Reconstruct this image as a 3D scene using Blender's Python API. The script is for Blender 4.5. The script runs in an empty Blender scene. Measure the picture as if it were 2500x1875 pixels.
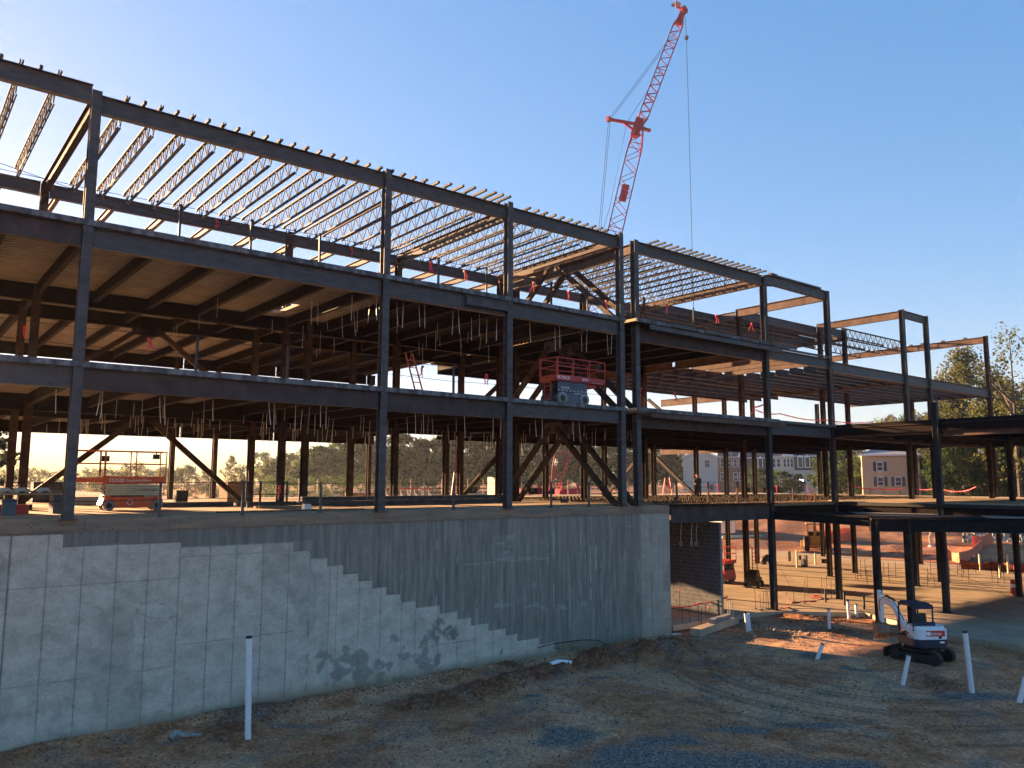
import bpy, math, random
import numpy as np
from mathutils import Vector, Matrix, noise
random.seed(7); RNG = np.random.default_rng(7)
R = math.radians
sc = bpy.context.scene
# ------------------------------------------------------------------ camera
YAW, PITCH, ROLL, FPX, CAMY, CAMZ = R(38.445), R(6.904), R(.195), 1956.3, -25.59, 1.12
fwd = Vector((math.sin(YAW)*math.cos(PITCH), math.cos(YAW)*math.cos(PITCH), math.sin(PITCH)))
rt0 = Vector((math.cos(YAW), -math.sin(YAW), 0)); up0 = rt0.cross(fwd)
rt = rt0*math.cos(ROLL)+up0*math.sin(ROLL); up = -rt0*math.sin(ROLL)+up0*math.cos(ROLL)
CAM = Vector((0, CAMY, CAMZ))
cd = bpy.data.cameras.new('camera'); cam = bpy.data.objects.new('camera', cd); sc.collection.objects.link(cam)
cd.sensor_width = 36; cd.lens = FPX/2500*36; cd.clip_start = .1; cd.clip_end = 6000
cam.matrix_world = Matrix(((rt.x, up.x, -fwd.x, CAM.x), (rt.y, up.y, -fwd.y, CAM.y), (rt.z, up.z, -fwd.z, CAM.z), (0, 0, 0, 1)))
sc.camera = cam
# measured places: a photograph pixel (2500x1875) met with a plane of the site
def ray(x, y): return fwd*FPX + rt*(x-1250) - up*(y-937.5)
def PZ(x, y, z): d = ray(x, y); return CAM + d*((z-CAM.z)/d.z)
def PY(x, y, Y): d = ray(x, y); return CAM + d*((Y-CAM.y)/d.y)
def PX(x, y, X): d = ray(x, y); return CAM + d*(X/d.x)
def PD(x, y, D): d = ray(x, y); return CAM + d*(D/math.hypot(d.x, d.y))
# ------------------------------------------------------------------ light
SUN_AZ, SUN_EL = R(-14.6), R(9.6)
w = bpy.data.worlds.new('World'); sc.world = w; w.use_nodes = True
nt = w.node_tree; bg = nt.nodes['Background']; sky = nt.nodes.new('ShaderNodeTexSky')
sky.sky_type = 'NISHITA'; sky.sun_disc = False; sky.sun_elevation = SUN_EL; sky.sun_rotation = SUN_AZ
sky.air_density = 1.0; sky.dust_density = .7; sky.ozone_density = 3.0
gm = nt.nodes.new('ShaderNodeGamma'); gm.inputs[1].default_value = .52; vm = nt.nodes.new('ShaderNodeVectorMath'); vm.operation = 'SCALE'; vm.inputs['Scale'].default_value = .1; vm2 = nt.nodes.new('ShaderNodeVectorMath'); vm2.operation = 'SCALE'; vm2.inputs['Scale'].default_value = 4.3
nt.links.new(sky.outputs[0], vm.inputs[0]); nt.links.new(vm.outputs[0], gm.inputs[0]); hs = nt.nodes.new('ShaderNodeHueSaturation'); hs.inputs['Saturation'].default_value = 1.68; nt.links.new(gm.outputs[0], hs.inputs['Color']); nt.links.new(hs.outputs[0], vm2.inputs[0]); tn = nt.nodes.new('ShaderNodeVectorMath'); tn.operation = 'MULTIPLY'; tn.inputs[1].default_value = (1.0, .94, 1.07); nt.links.new(vm2.outputs[0], tn.inputs[0]); nt.links.new(tn.outputs[0], bg.inputs[0]); bg.inputs[1].default_value = .055
sd = bpy.data.lights.new('sun', 'SUN'); sun = bpy.data.objects.new('sun', sd); sc.collection.objects.link(sun)
sd.energy = 5.0; sd.angle = R(.5); sd.color = (1, .61, .32)
sdir = Vector((math.sin(SUN_AZ)*math.cos(SUN_EL), math.cos(SUN_AZ)*math.cos(SUN_EL), math.sin(SUN_EL)))
sun.rotation_euler = (-sdir).to_track_quat('-Z', 'Y').to_euler()
sc.view_settings.view_transform = 'Standard'; sc.view_settings.look = 'None'; sc.view_settings.exposure = 2.8; sc.view_settings.gamma = 1
sc.cycles.max_bounces = 6; sc.cycles.transparent_max_bounces = 8; sc.cycles.use_denoising = True
# ------------------------------------------------------------------ materials
def mat(name, col, rough=.7, metal=0., var=.25, scale=3., col2=None, bump=0., stretch=None, detail=5, lo=.35, hi=.65, spec=.4):
    m = bpy.data.materials.new(name); m.use_nodes = True; t = m.node_tree; b = t.nodes['Principled BSDF']
    b.inputs['Roughness'].default_value = rough; b.inputs['Metallic'].default_value = metal
    b.inputs['Specular IOR Level'].default_value = spec
    c1 = tuple(col)+(1,)
    if col2 is None: c2 = tuple(c*(1-var) for c in col)+(1,); c1 = tuple(min(1, c*(1+var*.6)) for c in col)+(1,)
    else: c2 = tuple(col2)+(1,)
    if var == 0 and col2 is None: b.inputs['Base Color'].default_value = c1; return m
    tc = t.nodes.new('ShaderNodeTexCoord'); mp = t.nodes.new('ShaderNodeMapping'); n = t.nodes.new('ShaderNodeTexNoise')
    rp = t.nodes.new('ShaderNodeValToRGB')
    t.links.new(tc.outputs['Object'], mp.inputs[0]); t.links.new(mp.outputs[0], n.inputs['Vector'])
    if stretch: mp.inputs['Scale'].default_value = stretch
    n.inputs['Scale'].default_value = scale; n.inputs['Detail'].default_value = detail; n.inputs['Roughness'].default_value = .65
    rp.color_ramp.elements[0].position = lo; rp.color_ramp.elements[1].position = hi
    rp.color_ramp.elements[0].color = c2; rp.color_ramp.elements[1].color = c1
    t.links.new(n.outputs['Fac'], rp.inputs[0]); t.links.new(rp.outputs[0], b.inputs['Base Color'])
    if bump:
        bp = t.nodes.new('ShaderNodeBump'); bp.inputs['Strength'].default_value = bump; bp.inputs['Distance'].default_value = .02
        t.links.new(n.outputs['Fac'], bp.inputs['Height']); t.links.new(bp.outputs[0], b.inputs['Normal'])
    return m
def emat(name, col, s):
    m = bpy.data.materials.new(name); m.use_nodes = True; b = m.node_tree.nodes['Principled BSDF']
    b.inputs['Base Color'].default_value = (*col, 1); b.inputs['Emission Color'].default_value = (*col, 1); b.inputs['Emission Strength'].default_value = s
    return m
M = {}
M['steeldark'] = mat('dark_column_steel', (.065, .06, .06), .5, .0, scale=2.2, col2=(.03, .026, .026), stretch=(1, 1, .4), detail=8)
M['steel'] = mat('mill_steel', (.10, .098, .098), .5, .0, scale=2.2, col2=(.05, .045, .045), stretch=(1, 1, 2.6), detail=8, lo=.3, hi=.7)
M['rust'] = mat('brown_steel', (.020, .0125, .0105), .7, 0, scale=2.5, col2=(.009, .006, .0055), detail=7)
M['rustcol'] = mat('brown_column_steel', (.075, .05, .037), .65, 0, scale=2.5, col2=(.025, .017, .013), detail=7)
M['fascia'] = mat('dark_brown_fascia', (.085, .066, .062), .6, 0, scale=1.8, col2=(.045, .036, .035), detail=8)
M['mortar'] = mat('mortar', (.20, .195, .19), .9, 0, var=.1)
M['deckshade'] = mat('shaded_deck', (.034, .026, .020), .6, 0, scale=.8, col2=(.016, .0125, .010))  # same deck in the farther bays, their shade put into a darker colour
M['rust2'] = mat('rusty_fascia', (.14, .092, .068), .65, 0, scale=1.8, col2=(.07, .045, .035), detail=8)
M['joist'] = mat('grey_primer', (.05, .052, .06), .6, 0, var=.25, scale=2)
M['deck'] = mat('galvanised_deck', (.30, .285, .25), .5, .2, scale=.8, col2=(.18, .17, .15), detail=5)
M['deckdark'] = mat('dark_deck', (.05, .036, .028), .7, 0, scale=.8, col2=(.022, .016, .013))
M['slab'] = mat('slab_concrete', (.56, .42, .28), .85, 0, scale=.7, col2=(.40, .30, .20), detail=9, bump=.15, stretch=(1, 2.5, 1))
M['edge'] = mat('slab_edge_concrete', (.20, .21, .215), .85, 0, scale=4, col2=(.07, .072, .075), detail=8, stretch=(1, 1, .3), lo=.42, hi=.62)
M['studdeck'] = mat('stud_deck', (.33, .19, .09), .7, 0, scale=2, col2=(.17, .09, .045), detail=8, stretch=(1, 6, 1))
M['stud'] = mat('bright_stud', (.42, .34, .24), .4, .3, var=.1)
M['lowslab'] = mat('lower_slab_concrete', (.46, .36, .25), .85, 0, scale=.5, col2=(.30, .24, .17), detail=9, bump=.1)
M['board'] = mat('form_plywood', (.30, .20, .125), .8, 0, scale=1.6, col2=(.15, .125, .10), detail=9, stretch=(.35, 1, 2.5), lo=.35, hi=.62)
M['knot'] = mat('knot', (.05, .03, .02), .8, 0, var=.1)
M['strap'] = mat('pale_strap', (.62, .62, .6), .4, .4, var=.1)
M['redtape'] = mat('red_tape', (.75, .045, .06), .6, 0, var=.25, scale=6)
M['netdark'] = mat('dark_net', (.22, .05, .03), .8, 0, var=.3, scale=5)
M['ctape'] = mat('orange_net', (.60, .17, .08), .7, 0, var=.25, scale=5)
M['pvc'] = mat('white_pvc', (.72, .76, .80), .35, 0, var=.06, scale=4)
M['black'] = mat('black_rubber', (.018, .018, .02), .6, 0, var=.2)
M['dark'] = mat('dark_metal', (.018, .018, .02), .5, 0, var=.3)
M['blacksteel'] = mat('black_beam_steel', (.016, .014, .015), .85, 0, var=.4, spec=.12)
M['wire'] = mat('wire', (.02, .02, .022), .8, 0, var=.1, spec=.05)
M['trackmud'] = mat('muddy_track', (.05, .036, .027), .8, 0, scale=8, col2=(.02, .017, .015))
M['wood'] = mat('timber', (.36, .24, .13), .8, 0, scale=5, col2=(.22, .15, .09), stretch=(.4, 2, 2))
M['cmu'] = mat('block_masonry', (.10, .104, .112), .9, 0, scale=3, col2=(.055, .058, .064), bump=.2)
M['orange'] = mat('orange_paint', (.78, .13, .025), .45, 0, scale=3, col2=(.6, .09, .02))
M['redpaint'] = mat('red_paint', (.50, .035, .03), .45, 0, scale=4, col2=(.38, .03, .025))
M['craner'] = mat('crane_red', (.24, .005, .035), .5, 0, var=.15)
M['cream'] = mat('cream_paint', (.62, .57, .36), .5, 0, scale=2, col2=(.5, .45, .28))
M['slate'] = mat('slate_paint', (.10, .125, .15), .5, 0, scale=3, col2=(.07, .09, .11))
M['white'] = mat('white_paint', (.78, .79, .8), .4, 0, var=.06)
M['navy'] = mat('navy_paint', (.018, .025, .055), .4, 0, var=.2)
M['tyre'] = mat('pale_tyre', (.30, .29, .27), .8, 0, var=.2)
M['bucket'] = mat('worn_bucket', (.34, .22, .13), .6, .1, scale=6, col2=(.16, .09, .06))
M['yellow'] = mat('machine_yellow', (.50, .28, .05), .5, 0, scale=4, col2=(.3, .15, .04))
M['ink'] = mat('ink', (.02, .02, .02), .6, 0, var=0)
M['paper'] = mat('lettering_white', (.85, .85, .86), .5, 0, var=0)
M['logored'] = mat('logo_red', (.62, .03, .02), .5, 0, var=0)
M['cloth'] = mat('canvas', (.34, .32, .30), .9, 0, scale=8, col2=(.2, .19, .18))
M['bark'] = mat('bark', (.10, .075, .055), .9, 0, scale=6, col2=(.05, .04, .03))
M['gravel'] = mat('blue_gravel', (.09, .11, .15), .8, 0, scale=30, col2=(.03, .038, .055), detail=3)
M['clod'] = mat('red_clay', (.24, .105, .055), .95, 0, scale=6, col2=(.11, .048, .028))
M['stone'] = mat('pale_stone', (.42, .32, .22), .9, 0, scale=6, col2=(.25, .18, .12))
M['roof'] = mat('dark_shingle', (.055, .06, .068), .9, 0, scale=8, var=.3)
M['roofpale'] = mat('pale_shingle', (.30, .30, .31), .9, 0, scale=8, var=.2)
M['siding'] = mat('grey_siding', (.46, .44, .40), .8, 0, var=.08)
M['brick'] = mat('red_brick', (.22, .12, .09), .9, 0, scale=10, col2=(.17, .09, .075))
M['tanbrick'] = mat('tan_brick', (.50, .39, .26), .9, 0, scale=8, col2=(.42, .32, .21))
M['creamw'] = mat('cream_wall', (.56, .49, .38), .9, 0, var=.08)
M['brownw'] = mat('brown_wall', (.17, .14, .125), .9, 0, var=.1)
M['glass'] = mat('window_glass', (.04, .05, .06), .15, 0, var=0)
M['shut'] = mat('shutter_blue', (.05, .07, .09), .7, 0, var=.1)
M['trim'] = mat('white_trim', (.7, .7, .7), .6, 0, var=.05)
M['carw'] = mat('white_car', (.6, .63, .68), .25, 0, var=0)
M['card'] = mat('dark_car', (.03, .04, .07), .25, 0, var=0)
M['skin'] = mat('skin', (.38, .2, .13), .6, 0, var=.05)
M['jacket'] = mat('green_jacket', (.05, .055, .03), .9, 0, var=.2)
M['jeans'] = mat('dark_trousers', (.03, .032, .045), .9, 0, var=.2)
M['lamp'] = emat('lamp_glow', (1, .95, .85), 3)
M['rocks'] = mat('rock_heap', (.55, .45, .32), .9, 0, scale=2.5, col2=(.12, .085, .06), detail=6, lo=.42, hi=.56)
M['bag'] = mat('cement_bag', (.5, .48, .42), .85, 0, var=.15)
M['green'] = mat('green_plastic', (.15, .32, .08), .6, 0, var=.2)
for k_, v_ in (('steel', .18), ('steeldark', .12), ('rust', .06), ('rustcol', .08), ('rust2', .1), ('fascia', .1), ('joist', .08), ('deck', .12), ('deckshade', .06), ('deckdark', .06), ('craner', .1), ('slab', .15), ('lowslab', .15), ('studdeck', .1), ('edge', .15), ('stud', .2)): M[k_].node_tree.nodes['Principled BSDF'].inputs['Specular IOR Level'].default_value = v_
M['deck'].node_tree.nodes['Principled BSDF'].inputs['Metallic'].default_value = 0
def leafmat(name, a, b, c):
    m = bpy.data.materials.new(name); m.use_nodes = True; t = m.node_tree; p = t.nodes['Principled BSDF']
    p.inputs['Roughness'].default_value = .7; p.inputs['Specular IOR Level'].default_value = .2
    at = t.nodes.new('ShaderNodeAttribute'); at.attribute_name = 'leaf'; rp = t.nodes.new('ShaderNodeValToRGB')
    rp.color_ramp.elements[0].color = (*a, 1); rp.color_ramp.elements[1].color = (*c, 1); e = rp.color_ramp.elements.new(.5); e.color = (*b, 1)
    t.links.new(at.outputs['Fac'], rp.inputs[0]); t.links.new(rp.outputs[0], p.inputs['Base Color'])
    tr = t.nodes.new('ShaderNodeBsdfTranslucent'); mx = t.nodes.new('ShaderNodeMixShader'); mx.inputs[0].default_value = .5
    t.links.new(rp.outputs[0], tr.inputs[0]); t.links.new(p.outputs[0], mx.inputs[1]); t.links.new(tr.outputs[0], mx.inputs[2])
    t.links.new(mx.outputs[0], t.nodes['Material Output'].inputs[0]); return m
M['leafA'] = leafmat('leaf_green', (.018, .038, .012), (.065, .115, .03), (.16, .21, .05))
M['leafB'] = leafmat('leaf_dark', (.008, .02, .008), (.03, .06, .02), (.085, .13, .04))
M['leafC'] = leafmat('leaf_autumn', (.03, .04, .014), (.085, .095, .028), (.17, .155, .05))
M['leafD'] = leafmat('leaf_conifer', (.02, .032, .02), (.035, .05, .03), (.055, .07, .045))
# ------------------------------------------------------------------ mesh builder
class MB:
    def __init__(s): s.v = []; s.f = []; s.m = []
    def add(s, vs, fs, mi=0):
        o = len(s.v); s.v += [tuple(v) for v in vs]; s.f += [tuple(i+o for i in f) for f in fs]; s.m += [mi]*len(fs); return s
    def box(s, c, d, rz=0., mi=0, rx=0., ry=0.):
        mt = Matrix.Rotation(rz, 3, 'Z') @ Matrix.Rotation(ry, 3, 'Y') @ Matrix.Rotation(rx, 3, 'X'); c = Vector(c)
        vs = [c + mt @ Vector((a*d[0]/2, b*d[1]/2, e*d[2]/2)) for a in (-1, 1) for b in (-1, 1) for e in (-1, 1)]
        return s.add(vs, [(0, 1, 3, 2), (4, 6, 7, 5), (0, 4, 5, 1), (2, 3, 7, 6), (0, 2, 6, 4), (1, 5, 7, 3)], mi)
    def b2(s, a, b, mi=0): return s.box([(a[i]+b[i])/2 for i in range(3)], [abs(b[i]-a[i]) for i in range(3)], 0, mi)
    def bar(s, p, q, w_, h_, mi=0, upv=(0, 0, 1)):
        p = Vector(p); q = Vector(q); d = (q-p).normalized(); u = Vector(upv)
        if abs(d.dot(u)) > .98: u = Vector((0, 1, 0))
        v = d.cross(u).normalized(); u = v.cross(d)
        vs = [e + v*a*w_/2 + u*b*h_/2 for e in (p, q) for a, b in ((-1, -1), (1, -1), (1, 1), (-1, 1))]
        return s.add(vs, [(0, 1, 2, 3), (7, 6, 5, 4), (0, 4, 5, 1), (1, 5, 6, 2), (2, 6, 7, 3), (3, 7, 4, 0)], mi)
    def tube(s, pts, r, n=6, mi=0, r1=None):
        pts = [Vector(p) for p in pts]; o = len(s.v); N = len(pts)
        for i, p in enumerate(pts):
            d = (pts[min(i+1, N-1)]-pts[max(i-1, 0)]).normalized(); u = Vector((0, 0, 1)) if abs(d.z) < .95 else Vector((1, 0, 0))
            a = d.cross(u).normalized(); b = a.cross(d); rr = r if r1 is None else r+(r1-r)*i/(N-1)
            for k in range(n):
                t = 2*math.pi*k/n; s.v.append(tuple(p + a*math.cos(t)*rr + b*math.sin(t)*rr))
        for i in range(N-1):
            for k in range(n): s.f.append((o+i*n+k, o+i*n+(k+1) % n, o+(i+1)*n+(k+1) % n, o+(i+1)*n+k)); s.m.append(mi)
        s.f.append(tuple(o+k for k in reversed(range(n)))); s.m.append(mi)
        s.f.append(tuple(o+(N-1)*n+k for k in range(n))); s.m.append(mi); return s
    def cyl(s, p, q, r, n=16, mi=0, r1=None): return s.tube([p, q], r, n, mi, r1)
    def ibeam(s, p, q, d, b, tf=.022, tw=.016, U=(0, 0, 1), center=False, mi=0):
        """W section from p to q; p, q lie on the top of the section (or on its axis when center)"""
        p = Vector(p); q = Vector(q); di = (q-p).normalized(); U = Vector(U); V = di.cross(U).normalized(); U = V.cross(di)
        off = 0 if center else -d/2
        pr = [(-b/2, -d/2), (b/2, -d/2), (b/2, -d/2+tf), (tw/2, -d/2+tf), (tw/2, d/2-tf), (b/2, d/2-tf), (b/2, d/2), (-b/2, d/2), (-b/2, d/2-tf), (-tw/2, d/2-tf), (-tw/2, -d/2+tf), (-b/2, -d/2+tf)]
        vs = [e + V*a + U*(c+off) for e in (p, q) for a, c in pr]
        fs = [(i, (i+1) % 12, 12+(i+1) % 12, 12+i) for i in range(12)]
        for o in (0, 12): fs += [(o, o+1, o+2, o+11), (o+3, o+4, o+9, o+10), (o+5, o+6, o+7, o+8)]
        return s.add(vs, fs, mi)
    def prism(s, poly, axis, a, b, mi=0):
        """extrude 2-D polygon along axis 'x','y' or 'z' from a to b"""
        def P(u, v, t): return {'x': (t, u, v), 'y': (u, t, v), 'z': (u, v, t)}[axis]
        n = len(poly); vs = [P(u, v, t) for t in (a, b) for u, v in poly]
        return s.add(vs, [tuple(range(n)), tuple(reversed(range(n, 2*n)))] + [(i, n+i, n+(i+1) % n, (i+1) % n) for i in range(n)], mi)
    def build(s, name, mats, parent=None, smooth=False, loc=None):
        me = bpy.data.meshes.new(name); me.from_pydata(s.v, [], s.f)
        for k in (mats if isinstance(mats, (list, tuple)) else [mats]): me.materials.append(M[k] if isinstance(k, str) else k)
        if any(s.m): me.polygons.foreach_set('material_index', s.m)
        if smooth: me.polygons.foreach_set('use_smooth', [True]*len(s.f))
        me.update(); return link(name, me, parent, loc)
def link(name, me, parent=None, loc=None):
    o = bpy.data.objects.new(name, me); sc.collection.objects.link(o)
    if parent is not None: o.parent = parent
    if loc is not None: o.location = loc
    return o
def recalc(o):
    import bmesh
    b = bmesh.new(); b.from_mesh(o.data); bmesh.ops.recalc_face_normals(b, faces=b.faces); b.to_mesh(o.data); b.free(); return o
def tag(o, label, cat, group=None, kind=None):
    if label: o['label'] = label
    if cat: o['category'] = cat
    if group: o['group'] = group
    if kind: o['kind'] = kind
    return o
def empty(name, loc, rz=0., label=None, cat=None, group=None):
    o = bpy.data.objects.new(name, None); sc.collection.objects.link(o); o.location = loc; o.rotation_euler = (0, 0, rz); o.empty_display_size = .3
    return tag(o, label, cat, group)
def copy_tree(o, parent=None, label=None, loc=None, rz=None, scale=None):
    c = o.copy(); sc.collection.objects.link(c)
    if parent is not None: c.parent = parent
    for ch in list(o.children): copy_tree(ch, c)
    if label: c['label'] = label
    if loc is not None: c.location = loc
    if rz is not None: c.rotation_euler = (0, 0, rz)
    if scale is not None: c.scale = scale
    return c
def letters(txt, size, loc, rot, mname, name, parent):
    cu = bpy.data.curves.new('t', 'FONT'); cu.body = txt; cu.size = size; cu.extrude = .002; cu.align_x = 'CENTER'; cu.align_y = 'CENTER'; cu.resolution_u = 2
    tmp = bpy.data.objects.new('t', cu); sc.collection.objects.link(tmp)
    me = bpy.data.meshes.new_from_object(tmp.evaluated_get(bpy.context.evaluated_depsgraph_get()))
    bpy.data.objects.remove(tmp); me.materials.clear(); me.materials.append(M[mname])
    o = link(name, me, parent, loc); o.rotation_euler = rot; return o
def smooth(a, b, x): t = np.clip((x-a)/(b-a), 0, 1); return t*t*(3-2*t)
def vnoise(x, y, s, seed=0):
    """value noise on arrays"""
    x = np.asarray(x, float)/s+seed*17.3; y = np.asarray(y, float)/s+seed*9.1; xi = np.floor(x); yi = np.floor(y); fx = x-xi; fy = y-yi
    fx = fx*fx*(3-2*fx); fy = fy*fy*(3-2*fy)
    def h(a, b): v = np.sin(a*127.1+b*311.7+seed*74.7)*43758.5453; return v-np.floor(v)
    return (h(xi, yi)*(1-fx)+h(xi+1, yi)*fx)*(1-fy)+(h(xi, yi+1)*(1-fx)+h(xi+1, yi+1)*fx)*fy
def fbm(x, y, s, o=4, seed=0): return sum(vnoise(x, y, s/2**k, seed+k)*.5**k for k in range(o))/sum(.5**k for k in range(o))
#==PART2
# ------------------------------------------------------------------ terrain
def seg_d(x, y, pts):
    d = np.full(np.shape(x), 1e9)
    for (ax, ay), (bx, by) in zip(pts, pts[1:]):
        L = (bx-ax)**2+(by-ay)**2; t = np.clip(((x-ax)*(bx-ax)+(y-ay)*(by-ay))/L, 0, 1)
        d = np.minimum(d, np.hypot(x-ax-t*(bx-ax), y-ay-t*(by-ay)))
    return d
RIDGE = [tuple(PZ(px, py, -5.95)[:2]) for px, py in ((1010, 1722), (1090, 1706), (1170, 1683), (1260, 1660), (1340, 1636), (1410, 1625), (1500, 1604), (1580, 1590))]
WALLM = [(4, -.3), (8, -.35), (12, -.3), (18, -.3), (24, -.4), (29, -.5)]
MOUNDS = [(PZ(1660, 1580, -5.9), .9, .28), (PZ(1600, 1582, -5.9), 1.0, .3), (PZ(1455, 1600, -5.9), .7, .3), (PZ(1950, 1500, -5.8), 1.6, .35), (PZ(2010, 1510, -5.8), 1.5, .3), (PZ(1245, 1628, -5.9), .5, .25), (PZ(2290, 1655, -5.9), .9, .2), (PZ(2050, 1545, -5.9), 1.2, .2), (PZ(2190, 1510, -5.9), 1.0, .25), (PZ(560, 1790, -5.95), .8, .25), (PZ(640, 1740, -5.9), 1.0, .25)]
PITS = [(PZ(2250, 1668, -6), .8, -.3), (PZ(2330, 1660, -6), .9, -.25), (PZ(2120, 1628, -6), .7, -.2), (PZ(2420, 1665, -6), .9, -.25)]
def gz(x, y):
    x = np.asarray(x, float); y = np.asarray(y, float)
    pit = -5.98+.10*(fbm(x, y, 3., 3, 2)-.5)+.05*(fbm(x, y, .6, 3, 5)-.5)
    near = smooth(6, 0, np.abs(x-16)-16)
    rd = seg_d(x, y, RIDGE); clump = fbm(x, y, .45, 3, 9)
    pit = pit+np.exp(-(rd/.38)**2)*(.12+.30*clump)
    pit = pit+np.exp(-(seg_d(x, y, WALLM)/.5)**2)*(-.02+.22*fbm(x, y, 1.1, 3, 4))
    for (p, r, h) in MOUNDS+PITS:
        dd = np.hypot(x-p[0], y-p[1]); pit = pit+np.exp(-(dd/r)**2)*h*(.5+.9*clump)
    # ground under and beside the lower slab
    s = smooth(37, 39.5, x)*smooth(-30, -24, y); pit = pit*(1-s)+s*(-5.86)
    far = -5.62+(.5*(fbm(x, y, 9, 4, 3)-.5)+.9*np.clip(fbm(x, y, 4.5, 3, 13)-.55, 0, 1))*smooth(70, 76, x)+smooth(78, 128, x+.35*y)*4.4
    k = smooth(69, 72, x); z = pit*(1-k)+far*k
    hi = -.75+.4*(fbm(x, y, 25, 3, 6)-.5)
    k2 = smooth(24.9, 27.5, y)*smooth(30, 27, x); z = z*(1-k2)+hi*k2
    dist = np.hypot(x, y); z = z + smooth(300, 1200, dist)*(-3)
    k3 = smooth(-30, -60, y)*0; return z
def axis(dense0, dense1, step, lo, hi, grow=1.16, mid=None):
    a = list(np.arange(dense0, dense1, step)); s = step
    if mid:
        while s < .6: s *= 1.05; a.append(a[-1]+s)
        while a[-1] < mid: a.append(a[-1]+.6)
    v = a[0]; s = step
    L = []
    while v > lo: s *= grow; v -= s; L.append(v)
    s = .6 if mid else step; v = a[-1]; H = []
    while v < hi: s = min(s*grow, 400); v += s; H.append(v)
    return np.array(L[::-1]+a+H)
def grid_mesh(name, xs, ys, zf, mname, attr=None):
    X, Y = np.meshgrid(xs, ys); Z = zf(X, Y); nx, ny = len(xs), len(ys)
    co = np.stack([X, Y, Z], -1).reshape(-1, 3); i = np.arange(ny-1)[:, None]*nx+np.arange(nx-1)[None]
    q = np.stack([i, i+1, i+nx+1, i+nx], -1).reshape(-1, 4)
    me = bpy.data.meshes.new(name); me.vertices.add(len(co)); me.vertices.foreach_set('co', co.astype('f').ravel())
    me.loops.add(q.size); me.loops.foreach_set('vertex_index', q.astype('i').ravel()); me.polygons.add(len(q))
    me.polygons.foreach_set('loop_start', np.arange(0, q.size, 4, dtype='i')); me.polygons.foreach_set('loop_total', np.full(len(q), 4, 'i'))
    me.polygons.foreach_set('use_smooth', np.ones(len(q), bool)); me.update(); me.validate()
    if attr is not None:
        a = me.color_attributes.new('mask', 'FLOAT_COLOR', 'POINT'); a.data.foreach_set('color', attr(X, Y).reshape(-1, 4).astype('f').ravel())
    me.materials.append(M[mname]); return link(name, me)
# gravel spills, clay clumps and pale dry crust have shapes of their own
GR = [((1400, 1805), 1.1, .7), ((1560, 1862), 2.0, 1.0), ((1700, 1868), 2.2, .9), ((1850, 1868), 1.9, .7), ((1640, 1812), 1.6, .4), ((1800, 1785), 1.3, .25), ((1990, 1775), 1.3, .2), ((1460, 1655), .5, .15), ((2000, 1605), 1.1, .5), ((2090, 1632), .9, .35), ((730, 1775), 1.0, .2), ((2090, 1534), 1.3, .35), ((2390, 1700), 1.4, .4), ((1300, 1700), .4, .15), ((2050, 1870), 1.2, .4)]
GRW = [(PZ(p[0], p[1], -6.), a, b) for p, a, b in GR]
def gmask(x, y):
    g = np.zeros_like(x)
    cx, sx_ = math.cos(R(-38)), math.sin(R(-38))
    for p, a, b in GRW:
        dx, dy = x-p[0], y-p[1]; u = dx*cx+dy*sx_; v = -dx*sx_+dy*cx
        u, v = (dx*.79-dy*.61), (dx*.61+dy*.79)
        g = np.maximum(g, 1.15-np.sqrt((u/a)**2+(v/b/1.6)**2))
    g = np.clip(g*1.6+(fbm(x, y, .9, 5, 11)-.5)*2.2, 0, 1)
    rd = seg_d(x, y, RIDGE); c = np.exp(-(rd/.75)**2)*1.5
    for (p, r, h) in MOUNDS: c = np.maximum(c, 1.2*np.exp(-((np.hypot(x-p[0], y-p[1]))/r/1.1)**2))
    c = np.clip(c*(.3+1.3*fbm(x, y, .8, 4, 21))-.1, 0, 1)
    pale = np.clip((fbm(x, y, 2.6, 6, 31)-.53)*11, 0, .8)*(1-c)
    tr = np.zeros_like(x)
    pc = PZ(2110, 1640, -6.)
    for r_ in (3.0, 3.9, 4.3, 5.4, 5.8, 6.9, 7.3, 8.6):
        d = np.hypot(x-pc[0], y-pc[1])-r_; ang = np.arctan2(y-pc[1], x-pc[0])
        tr = np.maximum(tr, np.exp(-((d+.12*(fbm(x, y, .7, 3, 41)-.5))/.13)**2)*(.75+.25*np.sin(ang*r_*30))*smooth(.38, .6, fbm(x, y, 2.2, 3, 40))*smooth(1.2, 1.6, np.abs(ang))*.8)
    tr = np.where(x < 40, tr, 0)
    c = np.where(x > 70, np.clip((fbm(x, y*2.2, 7, 4, 77)-.36)*5, 0, 1), c); pale = np.where(x > 70, 0, pale); out = np.stack([g, c, pale, tr], -1)
    return out
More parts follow.
